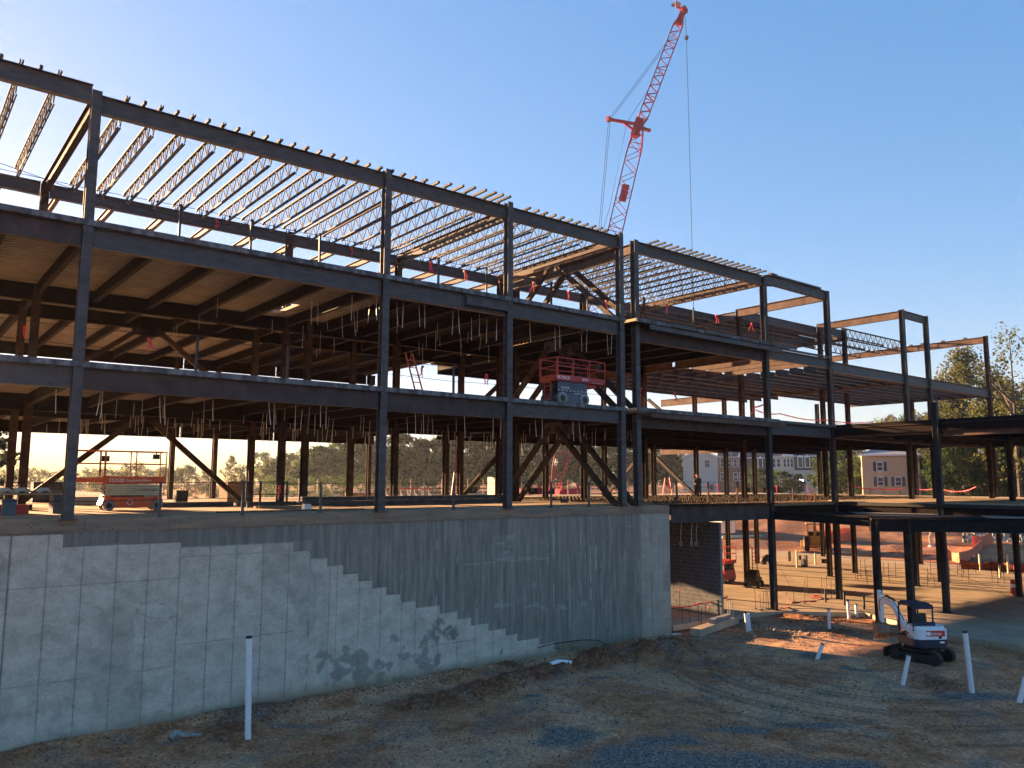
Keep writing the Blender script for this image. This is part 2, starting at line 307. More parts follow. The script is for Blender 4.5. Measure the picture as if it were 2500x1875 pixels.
def ground_material():
    m = bpy.data.materials.new('site_earth'); m.use_nodes = True; t = m.node_tree; b = t.nodes['Principled BSDF']; b.inputs['Roughness'].default_value = .95
    b.inputs['Specular IOR Level'].default_value = .15
    N = lambda k: t.nodes.new(k); L = t.links.new
    at = N('ShaderNodeAttribute'); at.attribute_name = 'mask'; sp = N('ShaderNodeSeparateColor'); L(at.outputs['Color'], sp.inputs[0])
    tc = N('ShaderNodeTexCoord')
    def nz(s, d=6, rough=.65, dist=0):
        n = N('ShaderNodeTexNoise'); n.inputs['Scale'].default_value = s; n.inputs['Detail'].default_value = d; n.inputs['Roughness'].default_value = rough; n.inputs['Distortion'].default_value = dist; L(tc.outputs['Object'], n.inputs['Vector']); return n.outputs['Fac']
    def rp(f, a, bb, lo, hi):
        r_ = N('ShaderNodeValToRGB'); L(f, r_.inputs[0]); e = r_.color_ramp.elements; e[0].position = lo; e[1].position = hi; e[0].color = (*a, 1); e[1].color = (*bb, 1); return r_.outputs[0]
    def mix(f, a, bb):
        x = N('ShaderNodeMix'); x.data_type = 'RGBA'
        if isinstance(f, float): x.inputs[0].default_value = f
        else: L(f, x.inputs[0])
        L(a, x.inputs[6]); L(bb, x.inputs[7]); return x.outputs[2]
    base = rp(nz(.9, 10, .7, .8), (.29, .115, .05), (.54, .27, .14), .36, .64)
    pale = rp(nz(7, 6), (.46, .255, .14), (.60, .375, .225), .35, .65)
    col = mix(sp.outputs[2], base, pale)
    clay = rp(nz(5, 8), (.09, .035, .018), (.27, .12, .06), .35, .62); col = mix(sp.outputs[1], col, clay)
    vor = N('ShaderNodeTexVoronoi'); vor.inputs['Scale'].default_value = 34; L(tc.outputs['Object'], vor.inputs['Vector'])
    sc1 = N('ShaderNodeSeparateColor'); L(vor.outputs['Color'], sc1.inputs[0])
    grav = rp(sc1.outputs[0], (.045, .04, .036), (.32, .28, .24), .1, .95); col = mix(sp.outputs[0], col, grav)
    fine = rp(nz(11, 10, .85), (.62, .60, .58), (1.6, 1.6, 1.6), .38, .62)
    mm = N('ShaderNodeMix'); mm.data_type = 'RGBA'; mm.blend_type = 'MULTIPLY'; mm.inputs[0].default_value = 1; L(col, mm.inputs[6]); L(fine, mm.inputs[7])
    tr = N('ShaderNodeMath'); tr.operation = 'MULTIPLY'; tr.inputs[1].default_value = .7; L(at.outputs['Alpha'], tr.inputs[0])
    dk = N('ShaderNodeRGB'); dk.outputs[0].default_value = (.05, .028, .016, 1); col = mix(tr.outputs[0], mm.outputs[2], dk.outputs[0])
    vp = N('ShaderNodeTexVoronoi'); vp.inputs['Scale'].default_value = 13; L(tc.outputs['Object'], vp.inputs['Vector']); s2 = N('ShaderNodeSeparateColor'); L(vp.outputs['Color'], s2.inputs[0]); pe = rp(s2.outputs[1], (.62, .60, .58), (1.45, 1.42, 1.38), .1, .95)
    m3 = N('ShaderNodeMix'); m3.data_type = 'RGBA'; m3.blend_type = 'MULTIPLY'; m3.inputs[0].default_value = .55; L(col, m3.inputs[6]); L(pe, m3.inputs[7]); col = m3.outputs[2]
    L(col, b.inputs['Base Color'])
    n1 = nz(14, 8, .75); bp = N('ShaderNodeBump'); bp.inputs['Strength'].default_value = .55; bp.inputs['Distance'].default_value = .08; L(n1, bp.inputs['Height'])
    bp2 = N('ShaderNodeBump'); bp2.inputs['Strength'].default_value = .6; bp2.inputs['Distance'].default_value = .02; L(sc1.outputs[0], bp2.inputs['Height']); L(bp.outputs[0], bp2.inputs['Normal'])
    L(bp2.outputs[0], b.inputs['Normal']); M['earth'] = m
ground_material()
g = grid_mesh('ground', axis(2, 42, .085, -1500, 3500, 1.12, 112), axis(-17.5, 1.2, .085, -1500, 3500, 1.12, 42), gz, 'earth', gmask); tag(g, None, None, kind='structure')
# clods and pebbles lying on the earth, too many to count
def scatter(name, mname, spots, label):
    ico = [(0, 0, 1), (.89, 0, .45), (.28, .85, .45), (-.72, .53, .45), (-.72, -.53, .45), (.28, -.85, .45), (.72, .53, -.45), (-.28, .85, -.45), (-.89, 0, -.45), (-.28, -.85, -.45), (.72, -.53, -.45), (0, 0, -1)]
    fc = [(0, 1, 2), (0, 2, 3), (0, 3, 4), (0, 4, 5), (0, 5, 1), (1, 6, 2), (2, 7, 3), (3, 8, 4), (4, 9, 5), (5, 10, 1), (6, 7, 2), (7, 8, 3), (8, 9, 4), (9, 10, 5), (10, 6, 1), (6, 11, 7), (7, 11, 8), (8, 11, 9), (9, 11, 10), (10, 11, 6)]
    mb = MB()
    for x, y, s in spots:
        z = float(gz(x, y)); a = random.random()*6.28; ca, sa = math.cos(a), math.sin(a)
        k = [(v[0]*s*random.uniform(.7, 1.2), v[1]*s*random.uniform(.7, 1.2), v[2]*s*random.uniform(.5, .9)) for v in ico]
        mb.add([(x+p[0]*ca-p[1]*sa, y+p[0]*sa+p[1]*ca, z+p[2]+s*.25) for p in k], fc)
    return tag(mb.build(name, mname), label, 'earth', kind='stuff')
sp_ = []
for k in range(1500):
    i = random.randrange(len(RIDGE)-1); t = random.random(); a, b = RIDGE[i], RIDGE[i+1]; r_ = random.gauss(0, .35)
    sp_.append((a[0]+(b[0]-a[0])*t+r_*.6, a[1]+(b[1]-a[1])*t+r_, random.uniform(.015, .06)*random.uniform(.6, 1.5)))
for (p, r, h) in MOUNDS:
    for k in range(70): sp_.append((p[0]+random.gauss(0, r*.6), p[1]+random.gauss(0, r*.6), random.uniform(.012, .06)))
for k in range(1800): x = random.uniform(3, 36); sp_.append((x, -.3-abs(random.gauss(0, .5)), random.uniform(.008, .035)))
for k in range(2600): sp_.append((random.uniform(5, 33), random.uniform(-15, -.5), random.uniform(.012, .04)))
sp_ = [s for s in sp_ if s[1] < -.15]
scatter('clods', 'clod', sp_, 'dark red clay clods heaped along the foot of the wall')
pb = []
for k in range(9000):
    x, y = random.uniform(3, 34), random.uniform(-16, -.4); pb.append((x, y, random.uniform(.006, .02)*(1.8 if random.random() < .12 else 1)))
for k in range(700): x, y = random.uniform(72, 105), random.uniform(-8, 34); pb.append((x, y, random.uniform(.06, .28)))
for k in range(160): q = PZ(random.gauss(1930, 70), random.gauss(1545, 10), -5.95); pb.append((q.x, q.y, random.uniform(.02, .07)))
for k in range(80): q = PZ(random.gauss(1880, 35), random.gauss(1530, 5), -5.9); pb.append((q.x, q.y, random.uniform(.03, .10)))
pb = [s for s in pb if not (s[1] > -.15 or (s[0] > 28 and s[1] > -.9 and s[0] < 36.5))]
scatter('pebbles', 'stone', pb, 'pale pebbles and broken stone strewn over the earth')
# ------------------------------------------------------------------ slabs of concrete on the ground
low = MB(); poly = [(30.2, .15), (36.6, .15), (38.0, -.5), (41.2, -3.4), (38.3, -8.6), (38.2, -26), (71, -26), (71, 24), (30.2, 24)]
low.prism(poly, 'z', -5.9, -5.64); recalc(tag(low.build('lower_floor_slab', 'lowslab'), None, None, kind='structure'))
#==PART3
# ------------------------------------------------------------------ the steel frame under construction
Z1, Z2, ZR = 4.48, 8.65, 12.54
BF = empty('steel_frame_building', (15, 5, 0), 0, 'dark three storey steel frame of a building under construction, with open joisted roof', 'building')
BI = Matrix.Translation((-15, -5, 0))
def part(name, mb, m, parent=None, smooth_=False):
    o = mb.build(name, m, parent or BF, smooth_)
    if parent is None: o.matrix_parent_inverse = BI
    return o
COLS = [(4.4, 0, 0, ZR+.10), (14.3, 0, 0, ZR+.16), (20.1, 0, 0, ZR+.20), (26.72, 0, 0, ZR+.18), (27.75, 0, 0, ZR+.05), (38.2, 0, -5.64, ZR),
        (44.74, 0, -5.64, 12.68), (54.3, 0, -5.64, 12.86), (57.8, 0, -5.64, 12.86), (68., 0, -5.64, 12.62), (-5.6, 0, 0, 12.9),
        (4.4, 9, 0, 12.5), (14.3, 9, 0, 12.5), (20.1, 9, 0, 12.4), (26.6, 9, 0, 12.4), (27.75, 9, 0, 12.4), (15.4, 9, 0, 8.4),
        (4.4, 12.7, 0, 12.4), (14.3, 12.7, 0, 12.4), (19.6, 12.7, 0, 12.4), (26.6, 12.7, 0, 12.4), (25.6, 12.7, 0, 4.3),
        (13.9, 24.4, 0, 12.4), (16.4, 24.4, 0, 8.4), (4.4, 24.4, 0, 8.4), (27.0, 24.4, 0, 8.4), (20.7, 24.4, 0, 12.4),
        (32.9, 9, 0, 12.4), (33.1, 12.7, 0, 8.4), (40.8, 15.2, 0, 12.4), (46.0, 15.2, 0, 4.3), (38.2, 9, -5.64, 12.4),
        (45.0, 6.5, -5.64, 12.7), (51.0, 15.2, -5.64, 12.4), (54.8, 6.4, -5.64, 12.9), (58.3, 6.4, -5.64, 12.9), (54.8, 15.2, -5.64, 8.4), (58.7, 15.2, -5.64, 12.4), (69, 15.3, -5.64, 8.4), (69, 6.5, -5.64, 8.4),
        (44.74, -6.0, -5.64, 5.45), (54.46, -6.0, -5.64, 4.2), (38.95, -5.35, -5.64, -.75), (39.95, -6.45, -5.64, -.75), (45.6, -13.0, -5.64, -.75), (50, -12.5, -.1, 4.2), (62.5, -1.8, 0, 4.2)]
for x, y, a, b in COLS:
    mb = MB(); mb.ibeam((x, y, a), (x, y, b), .30, .27, .026, .018, U=(0, 1, 0), center=True)
    mb.box((x, y, a+.012), (.46, .46, .024))
    for zz in (Z1-.45, Z2-.45):
        if a < zz < b: mb.box((x, y-.157, zz), (.1, .014, .3))
    part('column', mb, ('steel' if x < 30 else 'steeldark') if y <= 0 and x > 0 and x < 60 and b > 5 else 'rustcol')
for x, y, h in ((48.3, -9.7, .75), (56, -8, .6)):
    part('column_stub', MB().ibeam((x, y, Z1), (x, y, Z1+h), .30, .27, U=(0, 1, 0), center=True), 'steel')
def gird(p, q, d, b=.24, m='steel', name='girder', holes=0, **k):
    mb = MB(); mb.ibeam(p, q, d, b, **k); P_, Q_ = Vector(p), Vector(q)
    n = (Q_-P_).cross(Vector((0, 0, 1))).normalized()
    for i in range(holes):
        c = P_.lerp(Q_, (i+1)/(holes+1))
        for s in (-1, 1):
            for zz in (-.16, -.23, -.30): mb.box((c.x+s*.04*0, c.y-.013, c.z+zz), (.022, .012, .022), mi=1)
    return part(name, mb, [m, 'ink'])
def front(xs, z, d, m='steel', y=0, holes=4):
    for a, b in zip(xs, xs[1:]): gird((a+.14, y, z), (b-.14, y, z), d, m=m, holes=holes)
front([-5.6, 4.4], Z2-.17, .62, 'fascia'); front([4.4, 14.3, 20.1, 26.72], Z2-.17, .62); gird((17.9, -.14, Z2-.17), (19.95, -.14, Z2-.17), .46, holes=2)
front([-5.6, 4.4], Z1-.17, .6); front([4.4, 14.3], Z1-.17, .62, 'fascia'); front([14.3, 20.1], Z1-.17, .68, 'fascia'); front([20.1, 26.72], Z1-.17, .55)
front([27.75, 38.2], Z1-.30, .55, 'fascia'); front([27.75, 38.2], Z2-.30, .65, 'fascia')
front([38.2, 44.74], Z1-.17, .58); front([38.2, 44.74], Z2-.17, .58); front([44.74, 54.3, 57.8, 68.], Z2-.30, .6); front([44.74, 54.3, 57.8, 68.], Z1-.17, .6)
gird((-5.6, -.12, ZR+.21), (4.26, -.12, ZR+.21), .56); front([4.4, 14.3], ZR, .55, holes=0); front([14.3, 20.1], ZR, .55, holes=0); front([20.1, 26.72], ZR, .55, holes=0); front([27.75, 38.2], ZR, .55, holes=0)
gird((38.9, -.1, 12.66), (44.6, 0, 12.66), .55); part('beam_shim', MB().box((39.0, -.1, 12.74), (.55, .25, .12)), 'steel'); part('beam_shim', MB().b2((39.3, -.2, 12.67), (43.9, .05, 12.75)), 'steel')
gird((38.2, -.1, 12.6), (38.9, -.1, 12.66), .6)
gird((54.4, 0, 12.8), (57.7, 0, 12.8), .5)
# roof beams running back from the front
for x, z, l, m in ((4.4, ZR+.02, 9, 'rust'), (20.1, ZR-.02, 9, 'joist'), (26.5, ZR-.05, 9, 'rust2'), (27.15, ZR-.35, 9, 'steel'), (27.95, ZR-.02, 9, 'rust2'), (38.2, ZR-.02, 9.4, 'rust2'), (44.74, 12.62, 6.4, 'rust2'), (54.5, 12.82, 6.4, 'rust2'), (68, 12.56, 13, 'rust2')):
    gird((x, .16, z), (x, l, z), .5 if x < 40 else .52, .2, m, 'roof_beam')
for a, b, y, z in ((-5.6, 4.4, 9, 12.5), (4.4, 14.3, 9, 12.46), (14.3, 20.1, 9, 12.42), (20.1, 26.6, 9, 12.4), (27.75, 38.2, 9, 12.36),
                   (-5.6, 4.4, 12.7, 12.4), (4.4, 14.3, 12.7, 12.4), (14.3, 19.6, 12.7, 12.4), (19.6, 26.6, 12.7, 12.4), (-5.6, 14.0, 24.4, 12.4), (14, 26, 24.4, 12.4),
                   (38.2, 54.6, 9.7, 12.5), (38.2, 54.6, 11.5, 12.5), (38.2, 58.4, 13.3, 12.5), (38.2, 58.4, 15.2, 12.5), (44.9, 54.7, 6.5, 12.62), (44.9, 54.7, 8.1, 12.55), (54.9, 58.3, 6.5, 12.8), (54.7, 60, 9.9, 12.5)):
    gird((a+.16, y, z), (b-.16, y, z), .52, .2, 'steel', 'roof_girder')
gird((4.4, 14.9, 12.75), (12, 14.9, 12.75), .16, .1, 'steel', 'roof_girder')
x = -5.
while x < 27:
    mb = MB(); mb.ibeam((x, 9.15, 12.34), (x, 12.55, 12.34), .3, .16); part('short_roof_beam', mb, 'rust2')
    if int(x*10) % 3 or x > 10: part('short_roof_beam', MB().ibeam((x, 12.85, 12.3), (x, 24.2 if x > 14 else 17.5, 12.3), .36, .16), 'rust2')
    x += 1.98
# open web joists: one mesh, linked copies
def joist_meshes():
    mb = MB(); L, dep, n = 8.85, .66, 11
    for k in range(n):
        y0 = .25+k*(L-.5)/n; y1 = .25+(k+1)*(L-.5)/n; ym = (y0+y1)/2
        mb.bar((0, y0, -.05), (0, ym, -dep+.03), .034, .03); mb.bar((0, ym, -dep+.03), (0, y1, -.05), .034, .03)
        mb.bar((0, ym, -dep+.03), (0, ym, -.05), .022, .022)
    web = mb
    tc = MB().b2((-.055, -.12, -.06), (-.012, L, 0)); tc.b2((.012, -.12, -.06), (.055, L, 0)); tc.b2((-.05, -.12, -.12), (.05, .14, -.061)); tc.b2((-.05, L-.2, -.12), (.05, L, -.061))
    bc = MB().b2((-.05, .75, -dep), (-.012, L-.7, -dep+.05)); bc.b2((.012, .75, -dep), (.05, L-.7, -dep+.05))
    return web, tc, bc
web, tc, bc = joist_meshes(); j0 = part('roof_joist', web, 'joist'); link('top_chord', tc.build('tc', 'joist').data, j0); link('bottom_chord', bc.build('bc', 'joist').data, j0)
for n_ in ('tc', 'bc'): bpy.data.objects.remove(bpy.data.objects[n_])
JX = [1.45, 2.42, 3.38, 5.22, 6.19, 7.16, 8.12, 9.08, 10.05, 11.01, 12.0, 12.94, 13.9, 14.9, 15.87, 16.84, 17.8, 18.77, 19.5, 21.0, 21.97, 22.94, 23.9, 24.87, 25.7, -.5, -1.5, -2.5, -3.5, -4.5] + [28.8+.98*k for k in range(10)]
first = True
for X_ in JX:
    o = j0 if first else copy_tree(j0, BF)
    o.matrix_parent_inverse = BI; o.location = (X_, 0, ZR+.12 + (.21 if X_ < 4 else 0)); first = False
def overhang(x):
    if x < 14.3: return .16
    if x < 20.1: return .16+.6*smooth(15.5, 18.5, x)
    if x < 26.8: return .22
    return .5
xs_ = sorted(JX+[(a+b)/2 for a, b in zip(sorted(JX), sorted(JX)[1:]) if b-a < 1.2]); 
for i, X_ in enumerate(xs_):
    if X_ < 0: continue
    h = float(overhang(X_)); zt = ZR+.125+(.21 if X_ < 4 else 0); mb = MB()
    if X_ in JX: mb.b2((X_-.055, -h-.12, zt-.075), (X_-.015, -.1, zt+.003)).b2((X_+.015, -h-.12, zt-.075), (X_+.055, -.1, zt+.003))
    else: mb.b2((X_-.045, -h-.12, zt-.09), (X_+.045, .75, zt))
    part('joist_end', mb, 'joist' if X_ in JX else 'steeldark')
for k, (y, z) in enumerate(((6.6, 13.08), (8.2, 12.98), (9.9, 12.84))):   # joists running along the far right bay
    o = copy_tree(j0, BF); o.matrix_parent_inverse = BI; o.location = (58.5, y, z); o.rotation_euler = (0, 0, R(-90)); o.scale = (1.2, 1.06, 1.35)
for y in (1.5, 3.2, 4.9, 5.8, 7.1, 9.5): part('beam_seat', MB().box((68, y, 12.62), (.22, .22, .12)), 'steel')
# floor beams, nearest hundred as parts
FB = []
def rows(xs, n_each, z, d, spans, m='rust'):
    for (a, b), n in zip(zip(xs, xs[1:]), n_each):
        for k in range(n):
            x = a+(b-a)*k/n
            for y0, y1 in spans: FB.append(((x, y0, z), (x, y1, z), d, m))
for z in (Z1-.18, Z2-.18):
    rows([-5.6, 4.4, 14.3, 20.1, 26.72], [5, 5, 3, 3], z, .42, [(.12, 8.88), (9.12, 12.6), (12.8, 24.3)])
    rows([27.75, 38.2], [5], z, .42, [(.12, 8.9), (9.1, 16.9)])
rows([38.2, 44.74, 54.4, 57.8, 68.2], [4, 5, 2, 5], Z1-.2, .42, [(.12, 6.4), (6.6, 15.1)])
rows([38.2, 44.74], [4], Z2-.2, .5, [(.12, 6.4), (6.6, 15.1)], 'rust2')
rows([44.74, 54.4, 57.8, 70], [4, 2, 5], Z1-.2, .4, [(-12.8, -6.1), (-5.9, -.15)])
for y in (.9, 1.8, 2.8, 3.8, 4.9, 6.0, 7.1, 8.3, 9.5, 10.8): FB.append(((44.9, y, Z2-.32), (68, y, Z2-.32), .46, 'steeldark'))
for y in (8.0, 9.0, 10.6, 12.4, 14.2): FB.append(((38.3, y, 12.45), (54.6, y, 12.45), .42, 'steeldark'))
for y in (7.4, 8.9, 10.4, 11.9, 13.4): FB.append(((45, y, 12.5), (58.3, y, 12.5), .42, 'steeldark'))
for y in (7.6, 9.0, 10.6, 12.2, 13.8, 15.2): FB.append(((38.3, y, Z2-.32), (58, y, Z2-.32), .5, 'steeldark'))
FB.append(((68, .1, Z2-.32), (68, 12, Z2-.32), .55, 'steel')); FB.append(((54.8, 6.6, Z2-.3), (54.8, 22, Z2-.3), .6, 'rust2')); FB.append(((54.8, .1, Z2-.3), (54.8, 6.4, Z2-.3), .6, 'rust2'))
FB.append(((54.8, 15.3, 3.98), (54.8, 22.2, 3.98), .5, 'rust2')); FB.append(((44.74, 6.6, 12.5), (44.74, 15, 12.5), .5, 'steel')); FB.append(((58.4, 6.6, 12.5), (58.4, 15, 12.5), .5, 'steel'))
FB.sort(key=lambda f: (Vector(f[0]).lerp(Vector(f[1]), .3)-CAM).length)
rest = {}
for i, (p, q, d, m) in enumerate(FB):
    if i < 98: part('floor_beam', MB().ibeam(p, q, d, .17), m)
    else: rest.setdefault(m, MB()).ibeam(p, q, d, .17)
allr = MB(); ms = list(rest)
for k, m in enumerate(ms): allr.add(rest[m].v, rest[m].f, k)
part('rear_floor_beams', allr, ms)['kind'] = 'stuff'
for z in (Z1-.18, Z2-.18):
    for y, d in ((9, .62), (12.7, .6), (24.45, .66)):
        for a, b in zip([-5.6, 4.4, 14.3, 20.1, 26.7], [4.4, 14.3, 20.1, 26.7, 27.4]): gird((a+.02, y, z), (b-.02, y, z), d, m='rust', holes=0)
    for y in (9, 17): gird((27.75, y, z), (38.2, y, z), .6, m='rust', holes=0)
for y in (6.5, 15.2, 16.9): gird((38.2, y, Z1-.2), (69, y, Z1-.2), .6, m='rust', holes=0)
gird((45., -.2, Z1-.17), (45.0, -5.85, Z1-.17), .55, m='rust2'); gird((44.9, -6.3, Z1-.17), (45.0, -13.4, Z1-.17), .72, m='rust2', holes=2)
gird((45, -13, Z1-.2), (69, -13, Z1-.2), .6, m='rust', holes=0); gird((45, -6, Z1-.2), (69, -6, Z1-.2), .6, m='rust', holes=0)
# projecting channel along the wide bay
for z in (Z1, Z2):
    part('edge_channel', MB().b2((28.1, -.62, z-.42), (38.9, -.56, z-.2)), 'rust2' if z == Z1 else 'steel')
    for k in range(5): part('hanger_bolt', MB().cyl((29.+2.1*k, -.5, z-.62), (29.+2.1*k, -.5, z-.2), .018, 6), 'wire')
for x0, x1 in ((29.6, 31.2), (32.1, 34.2), (35, 36.1), (36.7, 37.4), (37.8, 40.2)): part('edge_form', MB().b2((x0, -.72, Z2-.16), (x1, -.66, Z2+.02)), 'steel')
# floors: corrugated deck with slab over it and a poured edge
def floor(x0, x1, y0, y1, z, dm='deck', hole=None, slab=True, edge=True, sm='slab'):
    rects = [(x0, x1, y0, y1)]
    if hole: a, b, c, d = hole; rects = [(x0, a, y0, y1), (b, x1, y0, y1), (a, b, y0, c), (a, b, d, y1)]
    mb = MB(); sl = MB(); p = .305
    for a, b, c, d in rects:
        y = c; prof = []
        while y < d: prof += [(y, -.126), (min(y+.13, d), -.126), (min(y+.15, d), -.2), (min(y+.285, d), -.2)]; y += p
        prof = [q for i, q in enumerate(prof) if i == 0 or q[0] > prof[i-1][0]]
        vs = [(xx, yy, z+zz) for yy, zz in prof for xx in (a, b)]
        mb.add(vs, [(2*i, 2*i+1, 2*i+3, 2*i+2) for i in range(len(prof)-1)])
        sl.b2((a, c, z-.125), (b, d, z))
    part('floor_deck', mb, dm)
    if slab: part('floor_slab', sl, sm)
    if edge:
        x = x0
        while x < x1-.1:
            l = min(random.uniform(2.2, 3.4), x1-x); mb = MB(); n = int(l/.12); up_ = []; dn = []
            part('slab_edge', MB().b2((x+.004, y0-.09-random.uniform(0, .015), z-.165), (x+l-.004, y0-.003, z+.004+random.uniform(-.004, .008))), 'edge'); x += l
floor(-7.5, 12, -.1, 24.6, Z1); floor(12, 26.9, -.1, 24.6, Z1, 'deckshade'); floor(-7.5, 16, -.1, 24.6, Z2, hole=(12.3, 13.7, 5.9, 8.4)); floor(16, 26.9, -.1, 24.6, Z2, 'deckshade')
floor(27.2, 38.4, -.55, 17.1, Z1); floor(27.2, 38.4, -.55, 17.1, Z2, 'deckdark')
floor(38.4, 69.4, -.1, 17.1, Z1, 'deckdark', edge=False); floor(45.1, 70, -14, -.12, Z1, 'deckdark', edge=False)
part('edge_plate', MB().b2((44.88, -14, Z1-.165), (45.08, .1, Z1+.03)), 'rust'); part('edge_plate', MB().b2((38.5, -.28, Z1-.15), (44.8, -.11, Z1+.01)), 'steel')
part('edge_plate', MB().b2((38.5, -.28, Z2-.15), (44.6, -.11, Z2-.06)), 'steel')
# ground storey: concrete slab on the left, deck with shear studs on the right
part('ground_slab', MB().b2((-7.5, .03, -.2), (29.85, 26, 0)), 'slab')
D1 = MB(); D1.prism([(29.9, 1.2), (29.9, 24.3), (71, 24.3), (71, -14), (45, -14), (45, .0), (38.2, .0), (38.2, 1.2)], 'z', -.18, -.012)
recalc(part('stud_deck', D1, 'studdeck'))
recalc(part('pale_deck_sheet', MB().prism([(45.02, -13.9), (45.02, -.05), (47.5, 3), (70, 12), (70, -13.9)], 'z', -.010, .012), 'slab'))
part('pale_deck_sheet', MB().b2((28.5, 18.5, -.012), (70, 24.2, .018)), 'slab')
st = MB()
for xx in np.arange(30.3, 68, .62):
    for yy in np.arange(.6, 24, .34 if xx < 48 else .5):
        if random.random() < .8: st.box((xx+random.uniform(-.05, .05), yy+random.uniform(-.04, .04), .035), (.02, .02, .09))
part('shear_studs', st, 'stud')['kind'] = 'stuff'
rb = MB()
for yy in np.arange(1.0, 17, .55): rb.bar((30+random.random(), yy, .05), (60+random.random()*6, yy+random.uniform(-.1, .1), .05), .035, .02)
part('reinforcing_bars', rb, 'rust')['kind'] = 'stuff'
gird((30.0, -.02, -.05), (38.05, -.02, -.05), .8, .3, 'fascia', holes=0); part('edge_plate', MB().b2((29.9, -.3, -.04), (38.4, 1.2, .0)), 'rust')
for y in (6.5, 15.2, 22): gird((36.8, y, -.2), (70, y, -.2), .65, m='rust', holes=0)
for x in (44.74, 54.6, 58.3, 69): gird((x, .15, -.2), (x, 22, -.2), .6, m='rust', holes=0); gird((x, -13, -.2), (x, -.15, -.2), .6, m='rust', holes=0)
gird((38.4, 0, -.2), (69, 0, -.2), .62, m='rust', holes=0); gird((45, -6, -.2), (69, -6, -.2), .62, m='rust', holes=0)
# the low canopy in front of the wing
P1, P2 = Vector((38.85, -5.26, -.66)), Vector((46.4, -13.7, -.66))
gird(P1, P2, .62, .3, 'blacksteel', holes=0); gird((38.25, -.16, -.46), (38.8, -5.2, -.62), .42, .25, 'blacksteel', holes=0)
cn = MB()
for k in range(1, 9):
    c = P1.lerp(P2, k/9); cn.box((c.x-.02, c.y-.02, c.z-.31), (.03, .26, .56), rz=R(42))
part('stiffener_plates', cn, 'blacksteel')
recalc(part('canopy_deck', MB().prism([(38.3, -.2), (38.9, -5.1), (46.4, -13.5), (48, -13.5), (45.3, -.2)], 'z', -.655, -.60), 'blacksteel'))
recalc(part('edge_plate', MB().prism([(44.9, -14), (45.08, -14), (45.08, 0), (44.9, 0)], 'z', -.5, -.014), 'dark'))
recalc(part('metal_sheet', MB().prism([(39.7, -4.6), (41.2, -4.2), (43.4, -8.6), (41.9, -8.2)], 'z', -.59, -.56), 'joist'))
recalc(part('metal_sheet', MB().prism([(42.2, -2.6), (43.4, -1.6), (44.6, -5.6), (43.6, -6.4)], 'z', -.58, -.54), 'deck'))
recalc(part('metal_sheet', MB().prism([(42.4, -9.2), (44.6, -8.0), (46.0, -12.6), (44.6, -11.9)], 'z', -.58, -.54), 'deck'))
# chevron braces
def brace(a, b, m='rustcol'): part('brace', MB().box(((a[0]+b[0])/2, 0, 0), (0, 0, 0)) if 0 else MB().bar(a, b, .22, .22), m)
for z0, z1 in ((.05, 3.75), (Z1+.05, Z2-.75), (Z2+.05, 12.05)):
    for x in (26.55, 27.75):
        brace((x, .25, z0), (x, 4.3, z1)); brace((x, 8.8, z0), (x, 4.8, z1))
        part('gusset_plate', MB().box((x, 4.55, z1), (.03, 1.3, .55)), 'steel')
for z0, z1 in ((.05, 3.75), (Z1+.05, Z2-.75)):
    brace((4.7, 12.7, z0), (9.0, 12.7, z1)); brace((14.0, 12.7, z0), (9.7, 12.7, z1)); part('gusset_plate', MB().box((9.35, 12.7, z1), (1.4, .03, .6)), 'rust')
brace((51, 15.4, .05), (51, 20.1, 3.75)); brace((51, 25, .05), (51, 20.5, 3.75))
brace((51, 15.4, Z1+.05), (51, 20.1, 8)); brace((51, 25, Z1+.05), (51, 20.5, 8)); 
brace((26.6, 12.8, .05), (30.6, 12.8, 3.7)); brace((26.6, 12.8, Z1), (30.6, 12.8, 7.9))
